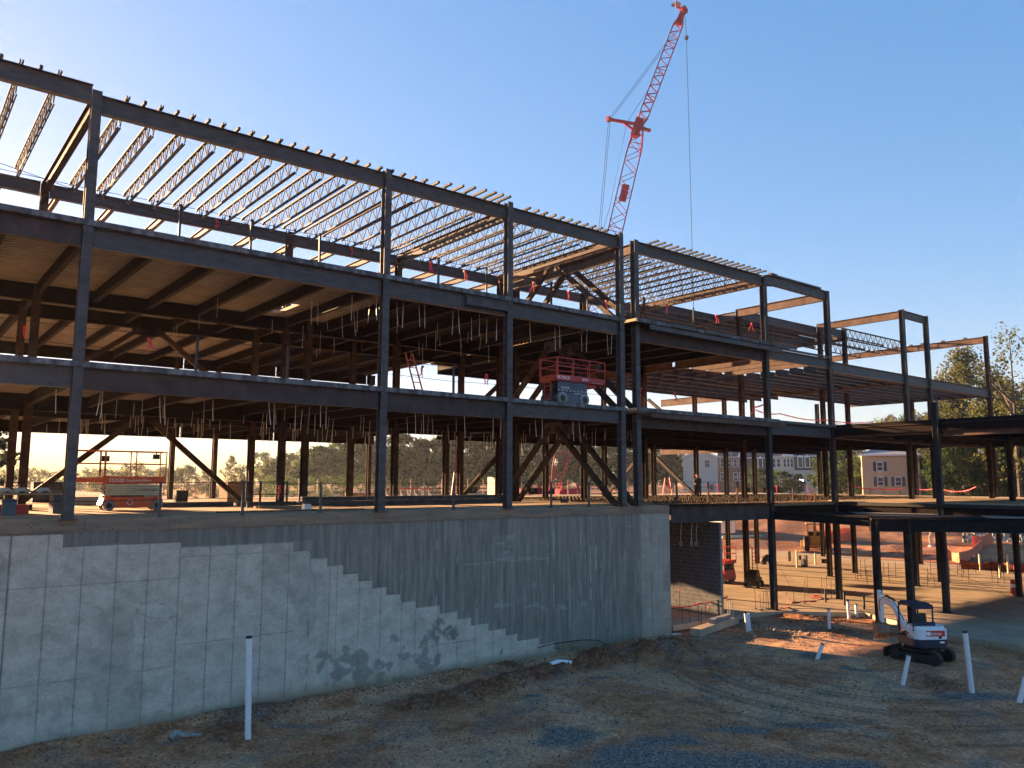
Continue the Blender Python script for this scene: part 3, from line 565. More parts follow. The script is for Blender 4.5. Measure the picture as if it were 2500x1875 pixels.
#==PART4
# ------------------------------------------------------------------ retaining wall
def wall_material():
    m = bpy.data.materials.new('cast_concrete'); m.use_nodes = True; t = m.node_tree; b = t.nodes['Principled BSDF']; b.inputs['Roughness'].default_value = .9; b.inputs['Specular IOR Level'].default_value = .2
    N = lambda k: t.nodes.new(k); L = t.links.new
    at = N('ShaderNodeAttribute'); at.attribute_name = 'mask'; sp = N('ShaderNodeSeparateColor'); L(at.outputs['Color'], sp.inputs[0])
    tc = N('ShaderNodeTexCoord')
    def nz(scale, d=8, st=(1, 1, 1), rough=.65):
        mp = N('ShaderNodeMapping'); mp.inputs['Scale'].default_value = st; L(tc.outputs['Object'], mp.inputs[0])
        n = N('ShaderNodeTexNoise'); n.inputs['Scale'].default_value = scale; n.inputs['Detail'].default_value = d; n.inputs['Roughness'].default_value = rough; L(mp.outputs[0], n.inputs['Vector']); return n.outputs['Fac']
    def rp(f, a, bb, lo, hi):
        r_ = N('ShaderNodeValToRGB'); L(f, r_.inputs[0]); e = r_.color_ramp.elements; e[0].position = lo; e[1].position = hi; e[0].color = (*a, 1); e[1].color = (*bb, 1); return r_.outputs[0]
    def mix(f, a, bb, bl='MIX'):
        x = N('ShaderNodeMix'); x.data_type = 'RGBA'; x.blend_type = bl
        if isinstance(f, float): x.inputs[0].default_value = f
        else: L(f, x.inputs[0])
        L(a, x.inputs[6]); L(bb, x.inputs[7]); return x.outputs[2]
    light = rp(nz(1.6, 12, (1, 1, 1.3), .75), (.40, .352, .28), (.64, .575, .47), .36, .64)
    darkc = rp(nz(3.2, 8, (1.6, 1, .16), .7), (.17, .15, .122), (.34, .305, .255), .34, .66)
    col = mix(sp.outputs[0], darkc, light)                       # R = older pale pour below the stepped edge
    col = mix(1., col, rp(nz(22, 5), (.80, .80, .80), (1.12, 1.12, 1.12), .3, .7), 'MULTIPLY')
    st = N('ShaderNodeRGB'); st.outputs[0].default_value = (.085, .088, .086, 1); col = mix(sp.outputs[1], col, st.outputs[0])   # G = damp stain and joints
    mud = N('ShaderNodeRGB'); mud.outputs[0].default_value = (.27, .19, .115, 1); col = mix(sp.outputs[2], col, mud.outputs[0])  # B = splashed mud
    eff = N('ShaderNodeRGB'); eff.outputs[0].default_value = (.55, .55, .50, 1); col = mix(at.outputs['Alpha'], col, eff.outputs[0])
    L(col, b.inputs['Base Color'])
    bp = N('ShaderNodeBump'); bp.inputs['Strength'].default_value = .25; bp.inputs['Distance'].default_value = .02; L(nz(9, 8), bp.inputs['Height']); L(bp.outputs[0], b.inputs['Normal']); M['castwall'] = m
wall_material()
SEAM_A = [3.09, 3.98, 4.87, 5.75, 6.62]; SEAM_B = [7.52, 8.41, 9.24, 10.11, 10.97]; SEAM_C = [12.44, 12.72, 13.57, 14.43, 15.28, 15.87, 16.85, 17.71, 18.56, 19.4, 20.27, 21.14, 21.96, 22.86]
STEPS = [(-8, -.38), (4.33, -.38), (4.33, -.74), (7.52, -.74), (7.52, -.92), (11.1, -.92), (11.1, -1.2), (11.7, -1.2), (11.7, -1.48), (12.34, -1.48), (12.34, -1.76), (12.93, -1.76), (12.93, -2.06), (13.51, -2.06), (13.51, -2.34), (14.08, -2.34), (14.08, -2.62), (14.65, -2.62), (14.65, -2.9), (15.23, -2.9), (15.23, -3.21), (15.87, -3.21), (15.87, -3.48), (16.92, -3.48), (16.92, -3.77), (17.73, -3.77), (17.73, -4.05), (18.36, -4.05), (18.36, -4.35), (19.19, -4.35), (19.19, -4.63), (20.04, -4.63), (20.04, -4.92), (20.62, -4.92), (20.62, -5.19), (21.76, -5.19), (21.76, -5.48), (22.59, -5.48), (22.59, -5.76), (23.47, -5.76), (23.47, -5.95), (30, -5.95)]
def step_z(x):
    z = np.full(np.shape(x), -5.95)
    for i in range(0, len(STEPS)-1, 2): z = np.where((x >= STEPS[i][0]) & (x < STEPS[i+1][0]), STEPS[i][1], z)
    return z
def wall_attr(x, z):
    s = step_z(x); wob = (fbm(x, z, .7, 3, 3)-.5)*.03
    light = np.clip((s+wob-z)/.02, 0, 1); up_ = 1-light
    jt = np.zeros_like(x)
    def vline(X_, z0, z1, wd=.012, a=.75): return 1.15*a*np.exp(-((x-X_-(fbm(z, z*0+X_, .8, 2, 4)-.5)*.01)/wd)**2)*((z > z0) & (z < z1))*(.55+.45*fbm(x, z, .5, 3, 7))
    def hline(Z_, x0, x1, wd=.012, a=.6): return a*np.exp(-((z-Z_)/wd)**2)*((x > x0) & (x < x1))*(.55+.45*fbm(x, z, .6, 3, 8))
    for X_ in SEAM_A: jt = np.maximum(jt, vline(X_, -7, -.38, .02 if X_ < 3.5 else .014, .9 if X_ < 3.5 else .7))
    for X_ in SEAM_B: jt = np.maximum(jt, vline(X_, -7, -.9))
    for X_ in SEAM_C: jt = np.maximum(jt, vline(X_, -7, float(step_z(np.array(X_+.01))), .012, .6))
    for X_ in (4.43-2.2, 1.3, .4, -.5): jt = np.maximum(jt, vline(X_, -7, -.4))
    jt = np.maximum(jt, vline(11.72, -7, -1.2, .035, .55)*(fbm(x, z, .25, 2, 15) > .42))
    for Z_, a, b in ((-1.82, -8, 7.5), (-4.39, -8, 7.5), (-1.2, 7.52, 11.02), (-3.79, 7.52, 11.62), (-3.4, 11.7, 15.9), (-4.9, 16, 18.6)): jt = np.maximum(jt, hline(Z_, a, b))
    edge = np.exp(-((z-s)/.014)**2)*.5; jt = np.maximum(jt, np.where(s > -5.9, edge, 0))
    # tie holes
    for X_ in SEAM_A+SEAM_B+SEAM_C[2:]:
        for k in range(8):
            Z_ = -1.0-.82*k
            if Z_ < float(step_z(np.array(X_+.01))): jt = np.maximum(jt, .95*np.exp(-((x-X_)**2+(z-Z_)**2)/.022**2))
    # damp patches with ragged edges, centre of the wall
    wx = x+.55*(fbm(x, z, .5, 5, 51)-.5); wz = z+.55*(fbm(x, z, .45, 5, 52)-.5); dd = np.full(x.shape, 9.)
    for cx, cz, ra, rb in ((12.1, -4.6, .22, .2), (12.65, -4.85, .42, .28), (13.15, -4.7, .3, .26), (12.35, -5.25, .3, .36), (13.0, -5.35, .34, .2), (13.65, -5.05, .34, .3), (13.75, -5.6, .42, .3), (14.3, -5.25, .36, .22), (14.4, -5.75, .3, .2), (15.0, -4.45, .26, .14), (15.3, -4.85, .24, .3), (15.1, -5.35, .4, .2), (15.85, -5.2, .4, .16), (16.25, -4.9, .16, .36), (16.3, -5.5, .3, .18), (15.0, -5.9, .5, .12), (13.3, -5.95, .4, .12)):
        dd = np.minimum(dd, ((wx-cx)/ra)**2+((wz-cz)/rb)**2)
    stain = np.clip((1.25-dd)*4, 0, 1)*.5*light*np.clip((fbm(x, z, .33, 5, 54)-.40)*9, 0, 1)
    stain = np.maximum(stain, .65*np.clip((fbm(x, z, .5, 4, 61)-.66)*25, 0, 1)*smooth(15.8, 17, x)*smooth(23, 20, x)*light)
    blot = np.clip((fbm(x, z, 1.6, 5, 71)-.54)*4, 0, .2)*light*(x < 12)
    row = smooth(-.37, -.39, z)*smooth(-.9, -.88, z)*up_*.3*(x < 11.8)
    g = np.clip(np.maximum(np.maximum(jt, stain), blot+row), 0, 1)
    # form boards of the dark pour: board to board tone
    bd = np.floor(x/.19); tone = (np.sin(bd*12.9898)*43758.5453) % 1; tone2 = (np.sin(np.floor(x/.61)*7.13+np.floor((z+.3*np.floor(x/.61) % 2)/1.2)*3.7)*9143.3) % 1
    g = np.maximum(g, np.clip((tone*.35+tone2*.35-.35), 0, .4)*up_)
    base = np.interp(x, [-8, 3, 5.6, 7.4, 9.1, 10.1, 12, 16, 20, 24, 30], [-6.2, -6.15, -6.1, -6.05, -6.0, -5.9, -5.9, -5.95, -5.95, -6.0, -6.0])
    mud = np.clip(1-(z-base-.02)/(.30+.22*fbm(x, z, 1.3, 3, 81)), 0, 1)*.85*np.where(x < 25, 1, .5)
    # pale leaks: thin vertical lines and patches in the dark pour
    eff = np.zeros_like(x)
    rs = np.random.default_rng(3)
    for k in range(75):
        X_ = 11.9+rs.random()**.8*17.6; X_ = round(X_/.305)*.305+rs.normal()*.01; top = -.45-rs.random()*3.6; ln = .3+rs.random()*1.8
        eff = np.maximum(eff, (.5+.4*rs.random())*np.exp(-((x-X_)/.011)**2)*smooth(top+.05, top-.05, z)*smooth(top-ln-.1, top-ln+.1, z)*(fbm(x, z, .3, 2, 91) > .40))
    for (x0, x1, z0, z1, th) in ((19.5, 20.5, -2.1, -.75, .60), (20.6, 21.6, -2.05, -1.75, .55), (19.4, 21.8, -4.0, -3.6, .52), (21.2, 21.7, -3.6, -2.9, .60), (13.7, 14.1, -1.8, -1.0, .64), (21.8, 24.5, -4.25, -3.95, .58)):
        inb = smooth(x0, x0+.1, x)*smooth(x1, x1-.1, x)*smooth(z0, z0+.06, z)*smooth(z1, z1-.06, z)
        eff = np.maximum(eff, .24*inb*np.clip((fbm(x*.6, z*2.2, .35, 4, 95)-th+.04)*14, 0, 1))
    for Z_, a, b in ((-2.06, 18, 22.5), (-3.2, 19, 22.4), (-.9, 26, 28)): eff = np.maximum(eff, .35*np.exp(-((z-Z_)/.012)**2)*((x > a) & (x < b))*(fbm(x, z, .3, 2, 97) > .5))
    eff = eff*up_
    # repaired pale scars in the left panels
    for (cx, cz, a, b) in ((5.15, -2.55, .32, .16), (6.9, -2.72, .5, .2)):
        d = np.sqrt(((x-cx)/a)**2+((z-cz+.25*(x-cx))/b)**2)+(fbm(x, z, .25, 3, 99)-.5)*1.1; eff = np.maximum(eff, .14*np.clip((1-d)*8, 0, 1)); g = np.maximum(g, .45*np.exp(-((d-1)/.06)**2))
    # newest panel at the right end is plainer and bluer
    light = np.maximum(light, .45*smooth(27.85, 27.95, x))
    return np.stack([light, g, mud, eff], -1)
def build_wall():
    xs = np.unique(np.round(np.concatenate([np.arange(-8, 2.6, .25), np.arange(2.6, 29.9, .045), [29.9]]+[[s-.014, s, s+.014] for s in SEAM_A+SEAM_B+SEAM_C]+[[s-.004, s+.004] for s, _ in STEPS[1:-1:2]]), 4))
    zs = np.unique(np.round(np.concatenate([np.arange(-6.9, -.34, .04), [-.345]]+[[s-.012, s, s+.012] for s in (-1.82, -4.39, -1.2, -3.79)]), 4))
    X, Z = np.meshgrid(xs, zs); nx, ny = len(xs), len(zs); co = np.stack([X, np.zeros_like(X), Z], -1).reshape(-1, 3)
    grv = np.zeros(X.shape)
    for s_ in SEAM_A+SEAM_B: grv = np.maximum(grv, np.exp(-((X-s_)/.012)**2))
    co[:, 1] = .008*grv.ravel()*(co[:, 2] < step_z(co[:, 0]))+.006*(np.sin(co[:, 0]*.9)+np.sin(co[:, 0]*2.7))
    i = np.arange(ny-1)[:, None]*nx+np.arange(nx-1)[None]; q = np.stack([i, i+1, i+nx+1, i+nx], -1).reshape(-1, 4)
    n0 = len(co); back = np.array([(-8, .4, -6.9), (29.9, .4, -6.9), (29.9, .4, -.345), (-8, .4, -.345)]); co = np.vstack([co, back])
    me = bpy.data.meshes.new('retaining_wall')
    faces = [tuple(r) for r in q.tolist()] + [(n0+1, n0, n0+3, n0+2), (nx-1, n0+1, n0+2, nx*ny-1), (n0, 0, nx*(ny-1), n0+3), (nx*(ny-1), nx*ny-1, n0+2, n0+3)]
    me.from_pydata(co.tolist(), [], faces)
    a = me.color_attributes.new('mask', 'FLOAT_COLOR', 'POINT'); c = wall_attr(X, Z).reshape(-1, 4); c = np.vstack([c, np.tile([0, 0, 0, 0], (4, 1))]); a.data.foreach_set('color', c.astype('f').ravel())
    me.materials.append(M['castwall']); return link('retaining_wall', me)
rw = build_wall(); tag(rw, 'tall grey cast concrete retaining wall with a stepped border between pale and dark pours', 'wall')
# footing along the wall foot on the right
ft = MB(); ft.b2((24.6, -.32, -6.3), (30.2, -.006, -5.93)); tag(ft.build('wall_footing', 'castwall'), 'low pale concrete footing ledge at the foot of the wall near its right end', 'footing')
# plywood edge boards
bs = [-7.4, -2, 2.3, 4.84, 7.14, 9.4, 11.78, 14.06, 16.3, 18.6, 20.89, 23.2, 25.63, 27.9, 29.88]
for i, (a, b) in enumerate(zip(bs, bs[1:])):
    if b < 2: continue
    mb = MB(); dz = random.uniform(-.012, .012); mb.b2((a+.006, -.045-random.uniform(0, .006), -.345), (b-.006, .028, -.0+dz))
    for k in range(int(14*(b-a)/2.3)): x, z = random.uniform(a+.1, b-.1), random.uniform(-.30, -.06); mb.box((x, -.052, z), (random.uniform(.012, .05), .006, random.uniform(.01, .028)), mi=1)
    o = mb.build('edge_board', ['board', 'knot'])
    where = ['at the left edge of the photo', 'just right of the leftmost front column', 'above the third dark joint of the wall', 'left of the tall white pipe', 'above the tall white pipe', 'where the stepped border begins', 'holding the second front column base', 'right of the second front column', 'in the middle of the wall top', 'left of the third front column', 'at the third front column base', 'between the third and the paired front columns', 'under the paired front columns', 'at the right end of the wall top']
    tag(o, 'knotty plywood edge board on the wall top, ' + where[i-1 if i-1 < len(where) else -1], 'edge board', 'edge boards along the top of the wall')
# ------------------------------------------------------------------ block wall, its footing and bars
def block_wall(name, x0, x1, y, z0, z1, th, label, cat='wall', rz=0, bl=.4, bh=.2, loc=None):
    mb = MB(); r_ = 0; z = z0; L = x1-x0
    mb.b2((0.004, .006, 0), (L-.004, th-.006, z1-z0), 1)
    while z < z1-.05:
        h = min(bh, z1-z); x = -(bl/2)*(r_ % 2)
        while x < L:
            a, b = max(x, 0)+.009, min(x+bl, L)-.009
            if b-a > .03: mb.b2((a, 0+random.uniform(0, .004), z-z0+.009), (b, th-random.uniform(0, .004), z-z0+h-.009))
            x += bl
        z += h; r_ += 1
    o = mb.build(name, ['cmu', 'mortar'], None, loc=(x0, y, z0)); o.rotation_euler = (0, 0, rz)
    return tag(o, label, cat)
bw = block_wall('block_wall', 34.1, 43.4, 9.6, -5.64, -.95, .2, 'dark grey concrete block wall under the floor edge beside the wall end', rz=R(-90))
q = PZ(1770, 1500, -5.7)
fm = MB(); fm.box((0, 0, 0), (4.6, .5, .34)); o = fm.build('block_footing', 'lowslab', loc=(32.5, -.55, -5.78)); o.rotation_euler = (0, 0, R(14)); tag(o, 'low grey footing strip in front of the block wall', 'footing')
fm = MB(); fm.box((0, 0, 0), (2.0, .3, .2)); o = fm.build('block_kerb', 'mortar', loc=(32.9, -.5, -5.5)); o.rotation_euler = (0, 0, R(14)); tag(o, 'short course of blocks laid on the footing strip', 'blocks')
# ------------------------------------------------------------------ plastic pipes in the earth
PIPES = [((605, 1805), (608, 1557), 0, 'tall white pipe standing before the pale left panels of the wall'), ((1825, 1541), (1820, 1497), 1, 'white twin pipe on the mound right of the block wall footing'), ((2025, 1543), (2023, 1487), 0, 'white pipe standing on the earth left of the mini excavator, farther from the wall'),
         ((2073, 1515), (2070, 1467), 0, 'white pipe behind the excavator arm, left one of the pair'), ((2092, 1511), (2090, 1476), 0, 'white pipe behind the excavator arm, shorter right one of the pair'), ((1995, 1607), (2008, 1573), 0, 'short white pipe leaning right in a patch of blue gravel'),
         ((2203, 1660), (2219, 1600), 0, 'white pipe leaning right in front of the excavator tracks'), ((2373, 1688), (2356, 1544), 0, 'tall white pipe tilted left to the right of the excavator'), ((2489, 1711), (2505, 1652), 0, 'white pipe leaning right at the right edge of the photo'), ((2186, 1505), (2185, 1467), 0, 'white pipe standing behind the excavator cab')]
for (bx, by), (tx, ty), twin, lab in PIPES:
    b = PZ(bx, by, -5.95); b.z = float(gz(b.x, b.y)); dist = (b-CAM).dot(fwd); t = CAM+ray(tx, ty)/FPX*dist
    mb = MB(); d = t-b; mb.cyl(b-d.normalized()*.25, t, .085 if bx < 700 or bx > 2300 else .075, 18)
    if twin: mb.cyl(b-d.normalized()*.25+Vector((.12, -.05, 0)), t+Vector((.12, -.05, -.02)), .075, 16)
    o = mb.build('plastic_pipe', 'pvc', smooth=False); 
    cap = MB().cyl(t, t+d.normalized()*.03, .09 if bx < 700 or bx > 2300 else .08, 18); 
    cp = cap.build('pipe_cap', 'dark', o); tag(o, lab, 'pipe', 'white plastic pipes standing in the earth')
for k, (px, py, lab) in enumerate(((2016, 1470, 'leftmost of the black pipe stubs on the slab edge'), (2062, 1478, 'black pipe stub behind the pair of white pipes'), (2110, 1487, 'black pipe stub right behind the excavator arm'))):
    b = PZ(px, py, -5.64); tag(MB().cyl(b-Vector((0, 0, .1)), b+Vector((0, 0, .72)), .06, 12).build('pipe_stub', 'black'), lab, 'pipe', 'black pipe stubs at the slab edge')
b = PZ(1365, 1625, -5.85)
tag(MB().tube([b+Vector((-.5, -.02, .12)), b+Vector((-.05, 0, .16)), b+Vector((.12, -.02, .14)), b+Vector((.45, -.2, .08))], .075, 12).build('pipe_elbow', 'pvc'), 'bent white pipe lying on the red clay by the wall', 'pipe')
b = PZ(450, 1808, -6.0); mb = MB()
mb.tube([b+Vector((-.35, .1, .1)), b+Vector((-.2, .18, .2)), b+Vector((.0, .1, .12)), b+Vector((.2, 0, .12)), b+Vector((.5, -.05, .05))], .10, 8, r1=.05)
tag(mb.build('canvas_rag', 'cloth', smooth=True), 'crumpled grey canvas rag on the earth at the wall foot', 'rag')
for (p, q, lab) in (((633, 1828), (752, 1785), 'long thin timber lying on the earth near the tall white pipe'), ((1610, 1592), (1648, 1587), 'short plank lying by the clay heap at the wall foot'), ((1120, 1841), (1180, 1843), 'thin dark stick lying on the brown earth')):
    a = PZ(*p, -5.93); b = PZ(*q, -5.93); a.z = float(gz(a.x, a.y))+.03; b.z = float(gz(b.x, b.y))+.03
    tag(MB().bar(a, b, .08 if 'stick' not in lab else .03, .03).build('timber_plank', 'wood'), lab, 'plank')
bar_ = MB(); c = [PZ(1335, 1567, -5.85), PZ(1400, 1563, -5.6), PZ(1440, 1566, -5.65), PZ(1462, 1577, -5.9)]
for v_ in c: v_.y = -.12
tag(bar_.tube([(21.6, -.1, -5.56), (22.6, -.1, -5.5), (24.2, -.1, -5.55), (25.0, -.12, -5.66), (25.5, -.14, -5.9)], .015, 6).build('bent_rebar', 'rust'), 'bent reinforcing bar lying along the wall foot', 'rebar')
tag(MB().b2((22.7, -.2, -5.72), (23.8, -.03, -5.66)).build('timber_plank', 'wood'), 'short plank on the ledge under the bent bar', 'plank')
# timber forms at the slab edge on the right
for (p, q, lab) in (((2330, 1557), (2480, 1578), 'long form board along the slab edge right of the excavator'), ((2405, 1577), (2430, 1562), 'short brace timber against the form board'), ((2420, 1580), (2510, 1600), 'second form board at the right edge of the photo')):
    a = PZ(*p, -5.75); b = PZ(*q, -5.75); tag(MB().bar(a, b, .05, .16).build('timber_plank', 'wood'), lab, 'plank')
# bars standing out of the footing with tape
k = 0
for px, py, h in ((1660, 1500, 1.25), (1667, 1528, .9), (1685, 1526, .95), (1705, 1521, .95), (1712, 1523, .8), (1724, 1514, .8), (1731, 1518, .7), (1740, 1506, .9), (1778, 1515, .95), (1783, 1515, 1.0), (1790, 1514, .85), (1753, 1508, .9)):
    b = PZ(px, py, -5.75); mb = MB().cyl(b, b+Vector((random.uniform(-.05, .05), 0, h)), .016, 6)
    if k % 3 == 0: mb.box(b+Vector((0, 0, h)), (.07, .07, .05), mi=1)
    k += 1; tag(mb.build('rebar_stake', ['strap' if k > 7 else 'rust', 'redtape']), 'thin upright bar standing in the footing before the block wall', 'rebar', 'bars in the footing before the block wall')
for px, py, h in ((1845, 1487, 1.1), (1858, 1492, .9), (1862, 1490, .9), (1871, 1488, .95), (1877, 1488, .9), (1939, 1474, 1.0), (1965, 1475, 1.3), (1972, 1449, 1.1), (2005, 1460, 1.2), (2019, 1452, 1.1), (2030, 1462, 1.1), (2038, 1450, 1.2)):
    b = PZ(px, py, -5.64); tag(MB().cyl(b, b+Vector((random.uniform(-.2, .2), random.uniform(-.1, .1), h)), .014, 6).box(b+Vector((0, 0, .03)), (.1, .1, .06)).build('survey_stake', 'dark'), 'thin dark stake standing on the shaded floor slab edge', 'stake', 'stakes on the shaded slab edge')
def ribbon(pts, wd, label, m='redtape', name='warning_tape', group='red warning tapes'):
    mb = MB(); pts = [Vector(p) for p in pts]; P_ = []
    for a, b in zip(pts, pts[1:]):
        n = max(2, int((b-a).length/.35))
        for i in range(n): t = i/n; P_.append(a.lerp(b, t)+Vector((0, 0, -.12*math.sin(math.pi*t)*min(1.2, (b-a).length/3))))
    P_.append(pts[-1]); vs = []
    for i, p in enumerate(P_):
        w_ = wd*(.5+.5*abs(math.cos(i*1.3))); vs += [p+Vector((0, .02*math.sin(i*1.7), w_/2)), p+Vector((0, -.02*math.sin(i*1.7), -w_/2)), p+Vector((.004, .004, -w_/2)), p+Vector((.004, .004, w_/2))]
    f = []
    for i in range(len(P_)-1):
        o = 4*i; f += [(o, o+1, o+5, o+4), (o+3, o+7, o+6, o+2), (o+1, o+2, o+6, o+5), (o, o+4, o+7, o+3)]
    mb.add(vs, f); return tag(mb.build(name, m), label, 'warning tape', group)
def hang_tape(p, label, l=.5):
    p = Vector(p); mb = MB()
    a = p.copy(); 
    for s in (0, 1):
        q_ = p.copy(); 
        for i in range(4): r_ = q_+Vector((random.uniform(-.08, .08), random.uniform(-.05, .05), -l/4)); mb.bar(q_, r_, .06-.01*i, .015, upv=(0, 1, 0)); q_ = r_
    mb.box(p, (.09, .07, .07)); return tag(mb.build('tape_ribbon', 'redtape'), label, 'warning tape', 'red ribbons tied to the frame')
ribbon([PZ(1642, 1482, -5.0), PZ(1708, 1474, -5.0), PZ(1750, 1463, -4.9), PZ(1777, 1455, -4.9)], .07, 'red tape strung between the bars before the block wall')
ribbon([PZ(1777, 1455, -4.9), PZ(1775, 1490, -5.5)], .09, 'red tape hanging down at the right end of the block wall')
ribbon([PZ(1905, 1484, -5.5), PZ(1922, 1484, -5.55), PZ(1935, 1469, -5.6), PZ(1975, 1467, -5.6), PZ(2010, 1461, -5.6), PZ(2090, 1443, -5.6)], .07, 'red tape lying along the shaded slab edge beside the stakes')
ribbon([PZ(1920, 1440, -4.9), PZ(1925, 1483, -5.6)], .08, 'red tape hanging from a stake right of the wide column')
mb = MB()
for k in range(9): b = PZ(1982+k*2.2, 1462, -5.3); mb.tube([b, b+Vector((.02, 0, .15)), b+Vector((.12, 0, .2)), b+Vector((.15, 0, .1))], .014, 5)
tag(mb.build('red_tie_bundle', 'redtape'), 'tangle of red plastic ties on the shaded slab edge', 'ties')
# ------------------------------------------------------------------ machines
def scissor_lift(name, L, W, H, cols, label, ladder=True, ext=0., pack=5, wheel=.2, clear=.1):
    """local x along the machine, base at z 0; H = (chassis top, stack top, deck top, rail top)"""
    body, packc, deckc = cols; hc, hs, hd, hr = H
    t = empty(name, (0, 0, 0), 0, label, 'scissor lift')
    mb = MB(); mb.b2((-L*.32, -W/2+.02, clear), (L*.30, W/2-.02, hc)).b2((-L/2+.08, -W/2+.09, clear+.12), (L/2-.08, W/2-.09, hc)); mb.box((0, 0, hc+.02), (L*.96, W*.7, .05), mi=1)
    mb.prism([(-L/2, wheel*1.15), (-L/2+.12, hc+.06), (-L/2+.3, hc+.06), (-L/2+.34, wheel*1.15)], 'y', -W/2+.05, W/2-.05, 0)
    mb.prism([(L/2, wheel*1.15), (L/2-.12, hc+.06), (L/2-.3, hc+.06), (L/2-.34, wheel*1.15)], 'y', -W/2+.05, W/2-.05, 0)
    mb.build('chassis', [body, 'dark'], t)
    for sx in (-1, 1):
        for sy in (-1, 1):
            x, y = sx*(L/2-wheel-.06), sy*(W/2-.03); wh = MB().cyl((x, y-.06, wheel), (x, y+.06, wheel), wheel, 22).build('wheel', 'tyre', t, True)
            MB().cyl((x, y+sy*.061-.005, wheel), (x, y+sy*.061+.005, wheel), wheel*.55, 16).build('hub', 'dark', wh)
    st = MB(); n = pack; hh = (hs-hc-.06)/n
    for k in range(n):
        z = hc+.05+hh*(k+.5)
        for s in (-1, 1): st.box((0, s*(W/2-.08), z), (L*.90-.04*(k % 2), .045, hh*.86)); st.box((0, s*(W/2-.15), z-hh*.3), (L*.82, .04, hh*.6), mi=1)
        for s in (-1, 1): st.cyl((s*L*.44, -W/2+.06, z), (s*L*.44, W/2-.06, z), hh*.35, 10, 1)
    st.build('scissor_stack', [packc, 'dark'], t)
    dk = MB(); z0 = hs+.01; ex_ = max(ext, 0); er = max(-ext, 0); a, b = -L/2-ex_, L/2+er
    dk.b2((-L/2, -W/2, z0), (L/2, W/2, z0+.05))
    for s in (-1, 1): dk.b2((-L/2, s*W/2-.012, z0), (L/2, s*W/2+.012, hd))
    for xx in (-L/2, L/2): dk.b2((xx-.012, -W/2, z0), (xx+.012, W/2, hd))
    if er: dk.b2((L/2, -W/2, z0+.02), (b, W/2, z0+.06)); dk.b2((L/2, -W/2-.012, z0), (b, -W/2+.012, hd-.02)); dk.b2((L/2, W/2-.012, z0), (b, W/2+.012, hd-.02)); dk.b2((b-.012, -W/2, z0), (b+.012, W/2, hd-.02)); dk.b2((L/2-.05, -W/2+.2, z0-.16), (b-.35, W/2-.2, z0))
    if ext > 0: 
        dk.b2((-L/2-ext, -W/2+.05, z0+.05), (-L/2, W/2-.05, z0+.09))
        for s in (-1, 1): dk.b2((-L/2-ext, s*(W/2-.04)-.01, z0+.05), (-L/2, s*(W/2-.04)+.01, hd-.04))
        dk.b2((-L/2-ext-.012, -W/2+.04, z0+.05), (-L/2-ext+.012, W/2-.04, hd-.02))
    dk.build('platform', deckc, t)
    rl = MB(); r_ = .019
    for s in (-1, 1):
        for z in (hr, (hr+hd)/2): rl.bar((a, s*W/2, z), (b, s*W/2, z), .035, .035)
        n = max(3, int((b-a)/.8)+1)
        for k in range(n): x = a+(b-a)*k/(n-1); rl.bar((x, s*W/2, hd-.05), (x, s*W/2, hr), .035, .035)
        rl.bar((-L/2+.06, s*W/2, hd-.05), (-L/2+.06, s*W/2, hr), .035, .035)
    for xx in (a, b):
        for z in (hr, (hr+hd)/2): rl.bar((xx, -W/2, z), (xx, W/2, z), .035, .035)
    rl.build('guard_rail', deckc, t)
    if ladder:
        ld = MB()
        for s in (-1, 1): ld.bar((-L/2-.04, s*.2, clear+.1), (-L/2-.04, s*.2, hs), .04, .04)
        for k in range(5): z = clear+.18+(hs-clear-.2)*k/4; ld.bar((-L/2-.04, -.2, z), (-L/2-.04, .2, z), .03, .03)
        ld.build('ladder', deckc, t)
    MB().box((b-.35, -W/2+.1, hr-.18), (.22, .14, .18)).cyl((b-.35, -W/2+.1, hr-.1), (b-.35, -W/2+.1, hr+.02), .02, 8).build('control_box', 'dark', t)
    return t
def on_side(txt, s, x, z, y, m, par, name='lettering'): return letters(txt, s, (x, y, z), (R(90), 0, 0), m, name, par)
def ring(par, x, z, y, r, m):
    mb = MB()
    for k in range(10):
        a = 2*math.pi*k/10; mb.box((x+math.cos(a)*r, y, z+math.sin(a)*r), (r*.42, .006, r*.32), ry=-a)
    return mb.build('ring_emblem', m, par)
l1 = scissor_lift('scissor_lift', 2.15, .82, (.50, .96, 1.24, 2.16), ('orange', 'cream', 'orange'), 'orange and cream scissor lift with extended platform beside the leftmost front column', ladder=False, ext=1.02, pack=5, wheel=.19)
l1.location = (7.62, 6.75, 0)
on_side('ES2632', .17, -.62, 1.1, -.43, 'paper', l1); on_side('EquipmentShare', .13, .14, 1.1, -.43, 'paper', l1); ring(l1, -.42+.02, 1.1, -.426, .05, 'paper')
on_side('EQUIPMENTSHARE.COM', .075, .55, .74, -.365, 'ink', l1); ring(l1, .02, .74, -.362, .05, 'ink'); ring(l1, -.82, .74, -.362, .05, 'ink')
ring(l1, -.12, .30, -.40, .09, 'paper'); on_side('EquipmentShare', .08, .62, .53, -.33, 'paper', l1)
MB().box((-1.0, -.2, 1.88), (.26, .2, .2)).build('tool_box', 'dark', l1)
l2 = scissor_lift('scissor_lift', 1.98, 1.15, (.42, 1.02, 1.30, 2.06), ('slate', 'slate', 'redpaint'), 'red and grey scissor lift parked on the second floor edge beside the paired front columns', pack=6, wheel=.27, ext=-.98)
l2.location = (24.15, 1.0, Z1); on_side('SKYJACK', .2, -.6, 1.17, -.595, 'paper', l2); on_side('SJ6832', .15, .7, 1.17, -.595, 'paper', l2); on_side('SKYJACK', .13, -.45, .74, -.525, 'paper', l2); on_side('SKYJACK', .11, .3, .52, -.525, 'paper', l2)
